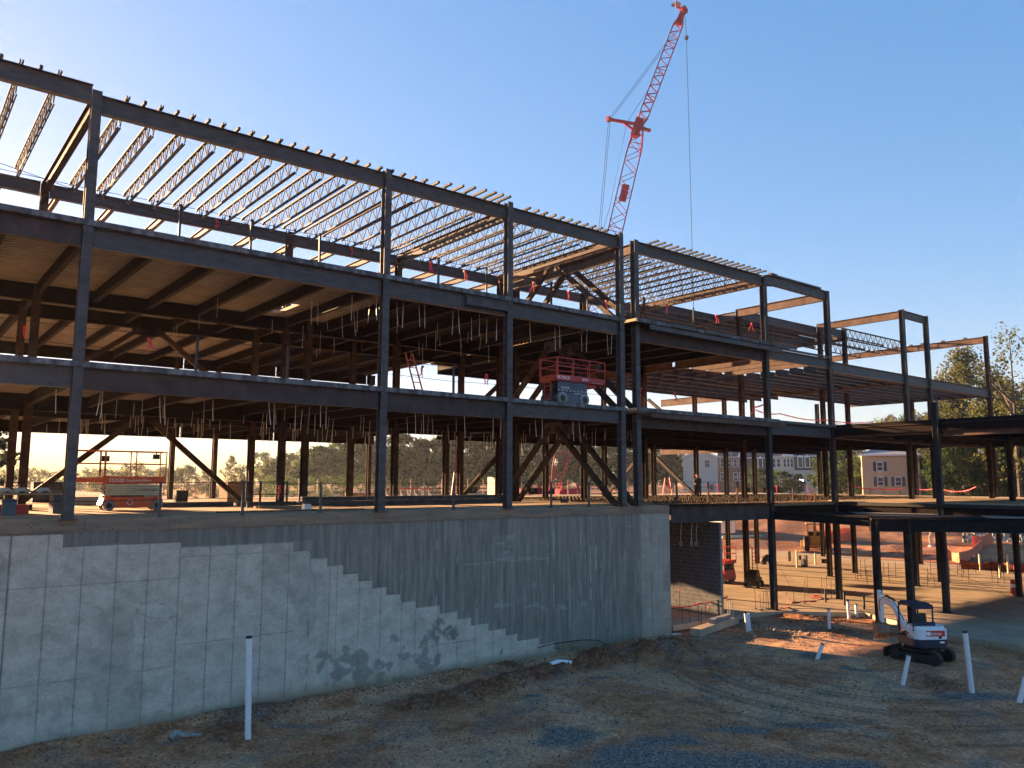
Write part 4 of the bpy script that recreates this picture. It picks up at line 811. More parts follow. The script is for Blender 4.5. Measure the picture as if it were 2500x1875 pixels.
for k in range(8): MB().box((-.82+.23*k, -.525, .62), (.1, .012, .022)).build('reflective_dash', 'paper', l2)
for k in range(6): MB().box((1.15+.12*k, -.595, 1.07), (.05, .012, .02)).build('reflective_dash', 'paper', l2)
MB().b2((-.45, -.52, .10), (.35, -.5, .46)).build('side_tray', 'slate', l2)
l3 = scissor_lift('scissor_lift', 2.6, 1.5, (.85, 1.28, 1.5, 2.35), ('redpaint', 'cream', 'redpaint'), 'red and cream scissor lift on the lower floor behind the block wall', pack=4, wheel=.33, ladder=True)
l3.location = (45.6, 9.6, -5.64); l3.rotation_euler = (0, 0, R(-82))
t = empty('mast_lift', (45.3, 6.2, -5.64), R(20), 'dark towable machine with a red ladder mast beside a column on the lower floor', 'machine')
MB().b2((-.7, -.35, .25), (.7, .35, .6)).prism([(-.6, .6), (.5, .6), (.2, 1.1), (-.3, 1.1)], 'y', -.3, .3).build('body', 'dark', t)
for x in (-.5, .5):
    for y in (-.4, .4): MB().cyl((x, y-.06, .2), (x, y+.06, .2), .2, 14).build('wheel', 'black', t)
m_ = MB(); 
for y in (-.15, .15): m_.bar((.35, y, .6), (.35, y, 2.5), .05, .05)
for k in range(8): m_.bar((.35, -.15, .7+.24*k), (.35, .15, .7+.24*k), .035, .035)
m_.build('ladder_mast', 'redpaint', t); MB().bar((-.7, 0, .35), (-1.7, 0, .15), .08, .08).build('tow_bar', 'dark', t)
# ---- mini excavator
ex = empty('mini_excavator', (33.75, -9.75, float(gz(33.75, -9.75))+.0), R(90), 'white and navy mini excavator with folded arm standing on the earth near the slab', 'excavator')
ex.scale = (.92, .92, .92)
def track(y):
    mb = MB(); n = 40; L, r = 1.62, .26; pts = []
    for k in range(n):
        s = k/n*(2*L+2*math.pi*r)
        if s < L: pts.append((-L/2+s, 2*r))
        elif s < L+math.pi*r: a = (s-L)/r; pts.append((L/2+math.sin(a)*r, r+math.cos(a)*r))
        elif s < 2*L+math.pi*r: pts.append((L/2-(s-L-math.pi*r), 0))
        else: a = (s-2*L-math.pi*r)/r; pts.append((-L/2-math.sin(a)*r, r-math.cos(a)*r))
    for k in range(n):
        a, b = Vector((pts[k][0], y, pts[k][1])), Vector((pts[(k+1) % n][0], y, pts[(k+1) % n][1])); mb.bar(a, b, .30, .035, upv=(0, 0, 1) if abs((b-a).normalized().z) < .9 else (1, 0, 0))
        c = (a+b)/2; d = (b-a).normalized(); nrm = Vector((-d.z, 0, d.x)); mb.bar(c-d*.018, c+d*.018, .30, .06, upv=nrm)
    o = recalc(mb.build('track', 'trackmud', ex)); f = MB(); f.b2((-L/2, y-.09, .16), (L/2, y+.09, .38)); f.build('track_frame', 'dark', o)
    for x, rr in ((-L/2, .22), (L/2, .22), (-.4, .1), (0, .1), (.4, .1)): z = .26 if rr > .2 else .13; MB().cyl((x, y-.13, z), (x, y+.13, z), rr, 18).build('roller', 'dark', o)
track(-.62); track(.62)
MB().b2((-.6, -.48, .3), (.6, .48, .55)).cyl((0, 0, .5), (0, 0, .68), .42, 24).build('undercarriage', 'dark', ex)
MB().prism([(1.28, .05), (1.34, .05), (1.38, .25), (1.33, .45), (1.25, .45)], 'y', -.76, .76).bar((.4, .35, .3), (1.28, .35, .25), .1, .1).bar((.4, -.35, .3), (1.28, -.35, .25), .1, .1).build('dozer_blade', 'dark', ex)
UP = bpy.data.objects.new('upper_body', None); 
ub = MB(); 
def rounded(x0, x1, y0, y1, r, n=5):
    out = []
    for cx, cy, a0 in ((x1-r, y1-r, 0), (x0+r, y1-r, 90), (x0+r, y0+r, 180), (x1-r, y0+r, 270)):
        for k in range(n+1): a = R(a0+90*k/n); out.append((cx+math.cos(a)*r, cy+math.sin(a)*r))
    return out
ub.prism(rounded(-.85, .85, -.74, .74, .34), 'z', .68, 1.02); ub.prism(rounded(-.75, .55, -.72, .72, .2), 'z', .98, 1.05)
UB = recalc(ub.build('upper_body', 'navy', ex)); UB.rotation_euler = (0, 0, R(-34))
cw = MB(); cw.prism(rounded(-.90, .05, -.745, .745, .30), 'z', 1.03, 1.46, 0); cw.prism(rounded(-.82, .02, -.70, .70, .30), 'z', 1.461, 1.56, 0); cw.prism(rounded(-.885, -.0, -.73, .73, .3), 'z', .8, 1.03, 1)
recalc(cw.build('engine_cover', ['white', 'navy'], UB))
MB().b2((-.918, -.52, 1.17), (-.896, .30, 1.40)).build('logo_panel', 'logored', UB)
o = letters('Bobcat', .19, (-.921, .02-.12, 1.28), (R(90), 0, R(-90)), 'paper', 'lettering', UB)
hd = MB(); hd.prism([(.30, 1.22), (.36, 1.36), (.30, 1.34), (.24, 1.37), (.17, 1.34), (.15, 1.24), (.22, 1.2)], 'x', -.925, -.919); hd = hd.build('cat_emblem', 'paper', UB); hd.location = (0, -.02, 0)
letters('Bobcat', .13, (-.45, .752, 1.10), (R(90), 0, R(180)), 'ink', 'lettering', UB); MB().b2((-.32, .745, 1.16), (-.12, .75, 1.24)).build('side_badge', 'logored', UB); MB().b2((-.75, .745, 1.36), (-.62, .751, 1.44)).build('side_badge', 'navy', UB)
MB().b2((-.905, -.38, 1.07), (-.899, -.24, 1.17)).b2((-.89, -.5, .88), (-.884, -.3, .95), 1).build('rear_marks', ['ink', 'paper'], UB)
MB().b2((-.1, -.72, 1.03), (.78, .05, 1.10)).b2((.45, -.7, 1.03), (.82, -.3, 1.3)).b2((-.1, .1, 1.03), (.5, .6, 1.15)).build('cab_floor', 'dark', UB)
# canopy on four posts, offset to the left side of the machine
cp = MB()
for (x, y) in ((-.58, .66), (-.58, -.22), (.55, .66), (.55, -.22)):
    cp.tube([(x, y, 1.05), (x, y, 2.2), (x+(.08 if x < 0 else -.08), y, 2.38)], .038, 8)
cp.prism(rounded(-.62, .62, -.28, .72, .12), 'z', 2.36, 2.44); cp.prism(rounded(-.52, .52, -.2, .64, .12), 'z', 2.44, 2.49)
cp.b2((-.64, -.28, 1.5), (-.56, .72, 1.72)); cp.b2((-.63, -.26, 2.26), (-.57, .7, 2.37))
recalc(cp.build('canopy', 'navy', UB))
MB().prism([(-.4, 1.4), (.1, 1.4), (.12, 1.52), (-.25, 1.55), (-.32, 2.05), (-.45, 2.05), (-.5, 1.5)], 'y', .0, .46).build('seat', 'black', UB)
MB().tube([(.35, .05, 1.1), (.38, .05, 1.6), (.34, .0, 1.7)], .02, 6).tube([(.35, .4, 1.1), (.38, .4, 1.6), (.34, .45, 1.7)], .02, 6).b2((.1, -.05, 1.1), (.4, .02, 1.55)).build('control_levers', 'dark', UB)
# arm: swing post, boom, stick, bucket
MB().b2((.8, -.14, .72), (1.08, .14, 1.06)).build('swing_post', 'dark', UB)
bm = MB(); bp_ = [(1.0, 1.0), (1.22, 1.35), (2.0, 2.08), (2.2, 2.18), (3.1, 2.24), (3.2, 2.14), (3.15, 2.04), (2.3, 1.93), (2.1, 1.85), (1.42, 1.2), (1.12, .92)]
bm.prism(bp_, 'y', -.085, .085); recalc(bm.build('boom', 'white', UB))
MB().cyl((1.2, 0, .92), (1.55, 0, 1.48), .055, 10).cyl((1.5, 0, 1.42), (1.95, 0, 1.9), .032, 10, 1).cyl((2.1, 0, 2.28), (2.7, 0, 2.38), .055, 10).cyl((2.65, 0, 2.37), (3.3, 0, 2.46), .03, 10, 1).tube([(1.2, .06, 1.5), (1.6, .1, 1.95), (2.1, .08, 2.36), (2.8, .06, 2.34), (3.2, .08, 2.1), (3.22, .09, 1.6)], .02, 6, 0).build('hydraulic_cylinders', ['dark', 'strap'], UB)
sk = MB(); sk.prism([(3.10, 2.0), (3.14, 2.2), (3.3, 2.56), (3.4, 2.55), (3.42, 2.1), (3.32, 1.3), (3.22, 1.05), (3.12, 1.07), (3.12, 1.35)], 'y', -.075, .075); recalc(sk.build('stick', 'white', UB))
MB().bar((3.2, .0, 1.12), (3.35, 0, .98), .2, .08).bar((3.32, 0, 1.3), (3.5, 0, 1.0), .06, .06).build('bucket_link', 'bucket', UB)
bk = MB(); prof = [(3.12, 1.02), (2.85, 1.0), (2.66, .84), (2.62, .62), (2.74, .42), (3.0, .26)]
inner = [(3.08, .97), (2.88, .95), (2.72, .82), (2.68, .63), (2.79, .46), (3.0, .32)]
loop = [(x+.42, z) for x, z in prof+inner[::-1]]; bk.prism(loop, 'y', -.3, .3)
for s in (-1, 1): bk.prism([(x+.42, z) for x, z in prof], 'y', s*.3-.012, s*.3+.012)
recalc(bk.build('bucket', 'bucket', UB))
for y in (-.26, -.09, .09, .26): MB().prism([(3.40, .27), (3.42, .33), (3.59, .17)], 'y', y-.035, y+.035).build('tooth', 'strap', UB)
# ---- crane far behind
cb, ch, ct, cs = PD(1352, 1200, 110), PD(1563, 305, 110), PD(1662, 44, 110), PD(1486, 291, 110)
cr = empty('lattice_crane', (cb.x, cb.y, -.7), 0, 'tall red lattice crane with a luffing jib rising behind the steel frame', 'crane')
CI = Matrix.Translation((-cb.x, -cb.y, .7))
def cpart(mb, name, m): o = mb.build(name, m, cr); o.matrix_parent_inverse = CI; return o
def lattice(a, b, w0, w1, n, name):
    a = Vector(a); b = Vector(b); d = (b-a).normalized(); side = d.cross((a-CAM).normalized()).normalized(); s2 = d.cross(side).normalized(); mb = MB()
    def P(t, i): 
        w_ = w1*min(1, t*9+w0/w1, (1-t)*9+w0/w1); return a.lerp(b, t)+side*w_/2*(1 if i in (0, 1) else -1)+s2*w_/2*(1 if i in (0, 3) else -1)
    for i in range(4):
        for k in range(n): mb.bar(P(k/n, i), P((k+1)/n, i), .13, .13)
    for k in range(n):
        for i in range(4): j = (i+1) % 4; mb.bar(P(k/n, i if k % 2 else j), P((k+1)/n, j if k % 2 else i), .075, .075)
    for t in [k/n for k in range(0, n+1, max(2, n//4))]:
        for i in range(4): mb.bar(P(t, i), P(t, (i+1) % 4), .08, .08)
    return cpart(mb, name, 'craner')
lattice(cb, ch, .8, 2.0, 34, 'main_boom'); lattice(ch, ct, .5, 1.35, 24, 'jib')
hb = MB(); sdv = (cs-ch).normalized(); hb.bar(ch+sdv*.9+Vector((0, 0, -1.9)), ch+Vector((0, 0, .9)), .9, 1.1); hb.bar(ch, cs, .35, .4); hb.bar(ch+Vector((0, 0, -1.6)), ch.lerp(cs, .55), .3, .3); hb.bar(ch+Vector((0, 0, -.4)), ch-sdv*1.5+Vector((0, 0, -.6)), .4, .4); hb.box(cs, (.5, .5, .7)); cpart(hb, 'jib_hub', 'craner')
tp = MB(); dj = (ct-ch).normalized(); tp.bar(ct-dj*1.0, ct+dj*1.2, .6, .8); tp.cyl(ct+dj*1.2+Vector((0, -.3, 0)), ct+dj*1.2+Vector((0, .3, 0)), .6, 14); cpart(tp, 'jib_head', 'craner')
e1 = ct+dj*1.2; mst = PD(1643, 12, 110); cpart(MB().bar(e1, mst, .09, .09).box(mst, (.35, .35, .35)), 'tip_mast', 'dark'); 
fl = MB(); f0 = e1.lerp(mst, .55); fl.b2((f0.x-.5, f0.y-.03, f0.z-.2), (f0.x+.6, f0.y+.03, f0.z+.9)); cpart(fl, 'tip_flag', 'ctape')
wn = MB(); c = cb.lerp(ch, .80); wn.bar(cb.lerp(ch, .785), cb.lerp(ch, .83), .5, 1.0); cpart(wn, 'winch_box', 'craner')
ln = MB(); 
for off in (0, .35):
    o_ = Vector((off, 0, 0)); ln.tube([cs+o_, ct-dj*1.8+o_], .035, 5); ln.tube([cs+o_, PD(1455, 640, 110)+o_, PD(1345, 1190, 110)+o_], .035, 5)
ln.tube([ct-dj*8, PD(1530, 300, 110), PD(1490, 500, 110), PD(1462, 600, 110), PD(1345, 1190, 110)], .03, 5); ln.tube([cb.lerp(ch, .62)+sdv*1.2, PD(1462, 600, 110), PD(1340, 1190, 110)], .04, 5)
cpart(ln, 'pendant_lines', 'wire')
hk0 = PD(1673, 46, 110); hk1 = PD(1676, 92, 110); hk2 = PD(1694, 770, 110)
cpart(MB().tube([hk0, hk1, PD(1684, 380, 110), hk2], .04, 5), 'hoist_line', 'wire'); cpart(MB().box(hk1, (.4, .4, .5)), 'hoist_weight', 'dark')
cpart(MB().b2((cb.x-2.5, cb.y-4, -.7), (cb.x+2.5, cb.y+5, .15)), 'crawler_base', 'craner')
# ---- backhoe on the far dirt
b = PZ(1988, 1338, -5.4); b.z = float(gz(b.x, b.y)); bh_ = empty('backhoe', b, R(35), 'yellow backhoe loader parked on the far dirt between the columns', 'backhoe')
MB().b2((-1.2, -.5, .7), (1.3, .5, 1.5)).b2((-1.0, -.8, .6), (.2, .8, 1.1)).build('body', 'yellow', bh_)
for x, r in ((-.8, .75), (1.2, .5)):
    for y in (-1, 1): wv = MB().cyl((x, y*.75-.22, r), (x, y*.75+.22, r), r, 22).build('wheel', 'black', bh_, True); MB().cyl((x, y*.75-.235, r), (x, y*.75+.235, r), r*.5, 14).build('rim', 'yellow', wv)
cb_ = MB()
for x in (-1.0, .35):
    for y in (-.6, .6): cb_.bar((x, y, 1.1), (x, y, 2.6), .09, .09)
cb_.b2((-1.15, -.75, 2.6), (.5, .75, 2.72)); cb_.build('cab_frame', 'yellow', bh_); MB().b2((-.9, -.55, 1.2), (.2, .55, 1.9)).build('cab_interior', 'dark', bh_)
MB().bar((-1.3, 0, .9), (-1.7, 0, 2.4), .26, .3).bar((-1.7, 0, 2.4), (-1.5, 0, 3.0), .2, .26).bar((-1.6, 0, 2.9), (-2.1, 0, 1.4), .17, .2).b2((-2.5, -.35, .9), (-1.9, .35, 1.5)).build('digging_arm', 'yellow', bh_)
MB().bar((1.3, -.6, 1.1), (2.4, -.6, .5), .12, .18).bar((1.3, .6, 1.1), (2.4, .6, .5), .12, .18).b2((2.3, -1.1, .15), (2.9, 1.1, .8)).build('loader_bucket', 'yellow', bh_)
# ------------------------------------------------------------------ things on the ground floor slab
def solid(name, p, d, m, label, cat, rz=0, group=None, extra=None):
    mb = MB(); mb.box((0, 0, d[2]/2), d)
    if extra: extra(mb, d)
    o = mb.build(name, m if isinstance(m, list) else [m], None, loc=p); o.rotation_euler = (0, 0, rz); return tag(o, label, cat, group)
def block_course(p, n, rows_, label, rz=0, stagger=True):
    mb = MB()
    for r_ in range(rows_):
        for k in range(n):
            x = k*.405+(.2 if r_ % 2 else 0); mb.box((x+.2, random.uniform(-.006, .006), .1+.2*r_), (.39, .19, .192))
    o = mb.build('block_course', 'cmu', None, loc=p); o.rotation_euler = (0, 0, rz); return tag(o, label, 'masonry blocks', 'low block courses on the concrete floor')
block_course((12.2, 8.6, 0), 13, 1, 'low block course left of the hollow brace foot'); block_course((14.8, 8.3, 0), 16, 2, 'low block course behind the posts at the middle of the floor')
block_course((20.8, 8.7, 0), 15, 2, 'low block course in front of the red racks'); block_course((3.2, 9.4, 0), 4, 1, 'short block course at the foot of the leftmost inner columns'); block_course((9.2, 9.6, 0), 8, 1, 'low block course right of the orange scissor lift'); block_course((28.6, 6.2, 0), 1, 1, 'single block lying on the floor right of the generator')
def crate_bits(mb, d):
    for k in range(4): mb.box((0, -d[1]/2-.01, d[2]*(k+.5)/4), (d[0]*1.01, .02, d[2]*.03), mi=0)
def at0(px, py, z=0): return PZ(px, py, z)
solid('block_stack', PZ(572, 1226, 0), (1.25, .9, 1.05), 'wood', 'tall brown stack of boards beside the brace foot', 'stack', R(8), None, crate_bits)
solid('block_stack', PZ(440, 1228, 0), (.55, .5, .62), 'cmu', 'small grey block stack between two inner columns', 'stack')
solid('block_stack', PZ(118, 1226, 0), (1.5, .8, 1.0), 'cmu', 'stack of grey blocks behind the leftmost front column', 'stack')
solid('bag_pile', PZ(215, 1231, 0), (1.8, .7, .35), 'bag', 'pale heap of bags behind the orange scissor lift', 'bags')
# mortar board on two barrels at the left
t = empty('mortar_bench', (4.0, 4.9, 0), R(4), 'plank bench on grey stands with mortar heaps beside the leftmost front column', 'bench')
MB().b2((-1.15, -.35, .62), (1.15, .35, .68)).b2((-1.2, .3, .70), (1.1, .75, .75)).build('plank_top', 'wood', t)
for x in (-.95, .9): MB().b2((x-.16, -.3, 0), (x+.16, .3, .62)).build('stand', 'cmu', t)
for x in (-.6, -.15, .5): MB().tube([(x-.2, -.1, .7), (x-.1, -.1, .78), (x+.05, -.1, .8), (x+.2, -.1, .7)], .10, 8, r1=.05).build('mortar_heap', 'bag', t, True)
solid('grey_tub', (3.45, 4.1, 0), (.36, .36, .5), 'slate', 'grey bin standing in front of the plank bench', 'bin'); solid('red_bags', (3.7, 5.4, 0), (.9, .4, .3), 'redpaint', 'red bags lying under the plank bench', 'bags')
t = empty('generator', PZ(1217, 1221, 0), 0, 'pale boxy generator trailer on the floor left of the third front column', 'generator')
MB().b2((-.55, -.35, .3), (.55, .35, 1.35)).build('housing', 'cream', t); MB().b2((-.6, -.38, .12), (.6, .38, .3)).build('frame', 'dark', t)
for x in (-.4, .45): MB().cyl((x, -.42, .14), (x, -.34, .14), .14, 14).build('wheel', 'black', t)
MB().b2((.56, -.3, .5), (.62, .3, 1.2)).build('side_panel', 'ink', t)
t = empty('rack_row', PZ(1002, 1216, 0), R(-3), 'row of folded red trestles standing behind the block course', 'trestles')
for k in range(7):
    mb = MB(); x = -1.65+.52*k; mb.bar((x, -.1, 0), (x-.18, .0, .62), .05, .05).bar((x+.12, .35, 0), (x-.05, .2, .6), .05, .05).bar((x, -.1, .2), (x+.12, .35, .2), .04, .04)
    mb.build('trestle_leg', 'pvc', t)
MB().bar((-2.0, .0, .64), (1.7, .0, .56), .07, .06).bar((-2.0, .25, .64), (1.7, .25, .56), .07, .06).build('top_rail', 'redpaint', t)
solid('plastic_bucket', PZ(748, 1246, 0), (.26, .26, .24), 'strap', 'small pale bucket on the floor near the posts', 'bucket'); 
mb = MB(); a, b_ = PZ(530, 1252, 0), PZ(890, 1244, 0); 
n = 60
for k in range(n): p = a.lerp(b_, k/n); mb.box(p+Vector((0, 0, .03)), (.055, .03, .06))
mb.bar(a+Vector((0, 0, .012)), b_+Vector((0, 0, .012)), .07, .02); tag(mb.build('rebar_spacer', 'dark'), 'long dark notched strip lying on the sunlit floor', 'strip')
solid('timber_pallet', PZ(690, 1240, 0), (2.2, .6, .09), 'wood', 'flat timber boards lying at the brace foot', 'boards'); solid('timber_pallet', PZ(900, 1210, .0), (3.4, .9, .22), 'wood', 'board pile with pale bags near the middle inner columns', 'boards')
for k in range(7): q = PZ(862+k*11, 1203, .2); tag(MB().tube([q, q+Vector((.2, 0, .04)), q+Vector((.4, .05, 0))], .09, 7).build('cement_bag', 'bag', smooth=True), 'pale bag lying on the board pile', 'bag', 'pale bags on the board pile')
def beam_stack(px, py, L, label):
    p = PZ(px, py, 0); t = MB()
    for k in range(int(L/.35)): t.box((k*.35-L/2, 0, .25), (.22, .9, .5))
    t.b2((-L/2-.1, -.5, .5), (L/2, .5, .56)); return tag(t.build('deck_bundle', 'rust', None, loc=p), label, 'bundle', 'bundles of steel deck')
beam_stack(1320, 1207, 3.4, 'dark ribbed bundle lying at the foot of the crane boom'); beam_stack(1878-0, 1203, 3.2, 'dark ribbed bundle behind the wide front column'); beam_stack(1140, 1204, 2.2, 'dark ribbed bundle between the middle inner columns'); beam_stack(1845, 1202, 5, 'long dark ribbed bundle before the far rail')
# rail posts with cables
def post(p, h, label, m='steel', group='rail posts along the wall top'):
    mb = MB(); mb.bar(p, Vector(p)+Vector((random.uniform(-.02, .02), 0, h)), .07, .07).box(Vector(p)+Vector((0, 0, .012)), (.14, .14, .024)); return tag(mb.build('rail_post', m), label, 'post', group)
for px, py in ((388, 1264), (591, 1260), (782, 1255), (1107, 1247), (1346, 1237), (1438, 1236)):
    p = PY(px, py, .25); p.z = 0; post(p, 1.07, 'short grey rail post standing on the wall top edge')
for px in (1653, 1730, 1801, 1937, 1990):
    p = PY(px, 1235, .5); p.z = 0; post(p, 1.1, 'rail post standing on the studded deck edge', 'rust2', 'rail posts along the studded deck edge')
for px, py, z in ((478, 905, Z1), (702, 928, Z1), (1107, 960, Z1)): p = PY(px, py, .1); p.z = z; post(p, 1.12, 'rail post standing on the second floor edge', 'steeldark', 'rail posts on the second floor edge')
for px, py in ((437, 575), (611, 610), (780, 640), (1070, 695), (1187, 715), (1346, 742), (1434, 760), (1573, 785), (1694, 800), (1888, 838)): p = PY(px, py, .1 if px < 1500 else -.4); p.z = Z2; post(p, 1.12, 'rail post standing on the third floor edge', 'steeldark', 'rail posts on the third floor edge')
def cable(p, q, label, sag=.06, group='safety cables'):
    p = Vector(p); q = Vector(q); n = max(2, int((q-p).length/3)); pts = []
    for i in range(n+1): t = i/n; pts.append(p.lerp(q, t)+Vector((0, 0, -sag*math.sin(math.pi*t*max(1, round((q-p).length/6)))**2)))
    return tag(MB().tube(pts, .009, 4).build('safety_cable', 'wire'), label, 'cable', group)
for z, nm in ((Z1, 'second'), (Z2, 'third')):
    for h in (.55, 1.08): cable((-5, .12, z+h), (26.6, .12, z+h), f'thin safety cable along the {nm} floor edge', group=f'safety cables on the {nm} floor')
for h in (.55, 1.05): cable((2, .25, h), (26.6, .25, h), 'thin safety cable along the wall top', group='safety cables on the wall top')
# far rail round the studded deck
for h in (.55, 1.08): tag(MB().bar((30, 23.5, h), (70, 23.5, h), .03, .03).build('far_rail', 'joist'), 'thin rail round the far side of the studded deck', 'rail', 'rails round the studded deck')
for k in range(14): post((31+3*k, 23.5, 0), 1.1, 'rail post on the far side of the studded deck', 'joist', 'rail posts round the far deck edge')
for k, px in enumerate((930, 1003, 1079, 1142, 1180, 730, 775, 1387)): p = PZ(px, 1206, 0); post(p, 1.25, 'pale post at the far edge of the concrete floor', 'wood', 'pale posts at the far floor edge')
# guard frames of light tube by the brace foot
for x in (0,):
    a = PZ(632, 1245, 0); mb = MB()
    for k, px in enumerate((591, 604, 634, 699)): p = PZ(px, 1240, 0); mb.bar(p, p+Vector((0, 0, 1.08)), .07, .07)
    p, q = PZ(590, 1240, 0), PZ(700, 1240, 0)
    for h in (1.05, .55): mb.bar(p+Vector((0, 0, h)), q+Vector((0, 0, h)), .04, .04)
    tag(mb.build('guard_frame', 'joist'), 'pale timber guard frame round the brace foot', 'guard rail')
# ladders
def ladder(p, q, w_, label, m='redpaint'):
    p = Vector(p); q = Vector(q); s = Vector((w_/2, 0, 0)); mb = MB(); mb.bar(p-s, q-s*.9, .05, .05, upv=(0, 1, 0)).bar(p+s, q+s*.9, .05, .05, upv=(0, 1, 0)); n = int((q-p).length/.3)
    for k in range(1, n): c = p.lerp(q, k/n); mb.bar(c-s, c+s, .035, .035)
    return tag(mb.build('ladder', m), label, 'ladder')
ladder(PZ(1108, 1222, 0), PZ(1118, 1222, 0)+Vector((.5, .4, 3.9)), .42, 'tall red ladder leaning between the inner columns on the ground floor')
ladder((18.9, 4.6, Z1), (18.4, 5.0, Z1+2.3), .4, 'red ladder leaning on the second floor')
t = empty('step_ladder', PZ(1630, 1209, 0), R(-30), 'red step ladder standing on the studded deck', 'ladder')
for s in (-1, 1): MB().bar((s*.28, -.35, 0), (s*.18, 0, 1.45), .06, .06).build('rail', 'redpaint', t); MB().bar((s*.28, .45, 0), (s*.18, .02, 1.42), .05, .05).build('rear_leg', 'redpaint', t)
for k in range(4): MB().box((0, -.28+.07*k, .3+.3*k), (.46, .09, .04)).build('step', 'redpaint', t)
# worker: one continuous skinned body bending forward
def person(loc, rz, s=1.):
    V = [(0, 0, .92), (0, -.10, 1.12), (0, -.24, 1.30), (0, -.34, 1.40), (.10, .02, .88), (.13, -.10, .50), (.14, .05, .08), (.14, -.09, .05), (-.10, .02, .88), (-.15, -.02, .48), (-.16, .12, .08), (-.16, -.02, .05),
         (.19, -.26, 1.30), (.24, -.38, 1.06), (.16, -.56, .92), (-.19, -.26, 1.30), (-.24, -.38, 1.06), (-.12, -.56, .94), (.13, -.62, .90), (-.10, -.62, .92)]
    E = [(0, 1), (1, 2), (2, 3), (0, 4), (4, 5), (5, 6), (6, 7), (0, 8), (8, 9), (9, 10), (10, 11), (2, 12), (12, 13), (13, 14), (14, 18), (2, 15), (15, 16), (16, 17), (17, 19)]
    rad = [.15, .16, .17, .07, .105, .075, .05, .045, .105, .075, .05, .045, .075, .055, .04, .075, .055, .04, .035, .035]
    me = bpy.data.meshes.new('person'); me.from_pydata(V, E, []); o = link('person', me, None, loc); o.rotation_euler = (0, 0, rz); o.scale = (s, s, s)
    md = o.modifiers.new('skin', 'SKIN'); md.use_smooth_shade = True
    for i, v in enumerate(me.skin_vertices[0].data): v.radius = (rad[i], rad[i]); v.use_root = (i == 0)
    o.modifiers.new('sub', 'SUBSURF').levels = 2
    dg = bpy.context.evaluated_depsgraph_get(); m2 = bpy.data.meshes.new_from_object(o.evaluated_get(dg)); o.modifiers.clear(); o.data = m2; m2.materials.clear()
    for k in ('jacket', 'jeans', 'skin'): m2.materials.append(M[k])
    for p in m2.polygons: p.material_index = 1 if p.center.z < .9 else (2 if (p.center.y < -.56) else 0)
    hd_ = MB()
    for k in range(7): hd_.tube([(0, -.42, 1.50)], .1) if 0 else None
    import bmesh
    b = bmesh.new(); bmesh.ops.create_uvsphere(b, u_segments=16, v_segments=10, radius=.1); 
    for v in b.verts: v.co = Vector((v.co.x*.82, v.co.y*1.0-.43, v.co.z*1.15+1.49)); 
    m3 = bpy.data.meshes.new('head'); b.to_mesh(m3); b.free(); m3.materials.append(M['skin']); h = link('head', m3, o)
    b = bmesh.new(); bmesh.ops.create_uvsphere(b, u_segments=18, v_segments=10, radius=.14); bmesh.ops.delete(b, geom=[v for v in b.verts if v.co.z < -.01], context='VERTS')
    for v in b.verts: v.co = Vector((v.co.x*.95, v.co.y*1.15-.44, v.co.z*1.05+1.52)); 
    m4 = bpy.data.meshes.new('hard_hat'); b.to_mesh(m4); b.free(); m4.materials.append(M['redpaint']); link('hard_hat', m4, o)
    MB().box((0, -.60, 1.53), (.2, .1, .015)).build('hat_brim', 'redpaint', o)
    return o
tag(person(PZ(1706, 1214, 0)+Vector((0, 0, .0)), R(-60), 1.0), 'worker in dark green jacket and red hard hat bending over the studded deck', 'person')
# ------------------------------------------------------------------ hanging straps, ribbons
def strap(p, l, label, group, w_=.018):
    mb = MB(); q = Vector(p); ax, ay = random.uniform(-.12, .12)*random.random(), random.uniform(-.05, .05)
    for k in range(3): r_ = q+Vector((ax*l/3*(1+k*.3), ay*l/3, -l/3)); mb.bar(q, r_, w_, w_*.6, upv=(0, 1, 0)); q = r_
    return tag(mb.build('hanger_strap', 'strap'), label, 'strap', group)
for px, py, l in ((960, 727, 46), (975, 727, 42), (970+0, 780, 30)): pass
S2 = [(903, 735), (919, 727), (969, 738), (985, 738), (1023, 745), (1037, 745), (1106, 760), (1119, 757), (1151, 776), (1171, 768), (1189, 780), (1213, 776), (1213, 776), (1293, 787), (1355, 800), (1366, 796), (1419, 810), (1433, 807), (1482, 817), (1494, 815), (760, 730), (776, 740), (835, 770), (860, 720)]
for px, py in S2:
    p = PZ(px, py, Z2-.62); strap(p, random.uniform(.85, 1.05), 'thin pale strap hanging under the third floor deck', 'straps hanging under the third floor')
S1 = [(656, 978), (670, 985), (722, 990), (738, 1000), (783, 990), (797, 992), (520, 975), (390, 970), (402, 968), (247, 955), (251, 957), (137, 950), (1014, 1008), (1034, 1010), (1134, 1015), (1204, 1020), (1223, 1022), (1307, 1025), (1324, 1022), (1399, 1030), (1414, 1030)]
for px, py in S1:
    p = PZ(px, py, Z1-.62); strap(p, random.uniform(.75, .95), 'pale strap hanging near the front under the second floor deck', 'straps at the front of the second floor underside', .022)
for k in range(150):
    x = random.uniform(6, 34); y = random.uniform(4, 20 if x < 27 else 15); z = Z1-.6
    strap((x, y, z+random.uniform(-.1, .3)), random.uniform(.5, 1.15), 'thin strap dangling deep under the second floor deck', 'straps deep under the second floor', .016)
for k in range(30):
    strap((random.uniform(8, 25), random.uniform(3, 14), Z2-.6), random.uniform(.5, 1.1), 'thin strap dangling deep under the third floor deck', 'straps deep under the third floor', .014)
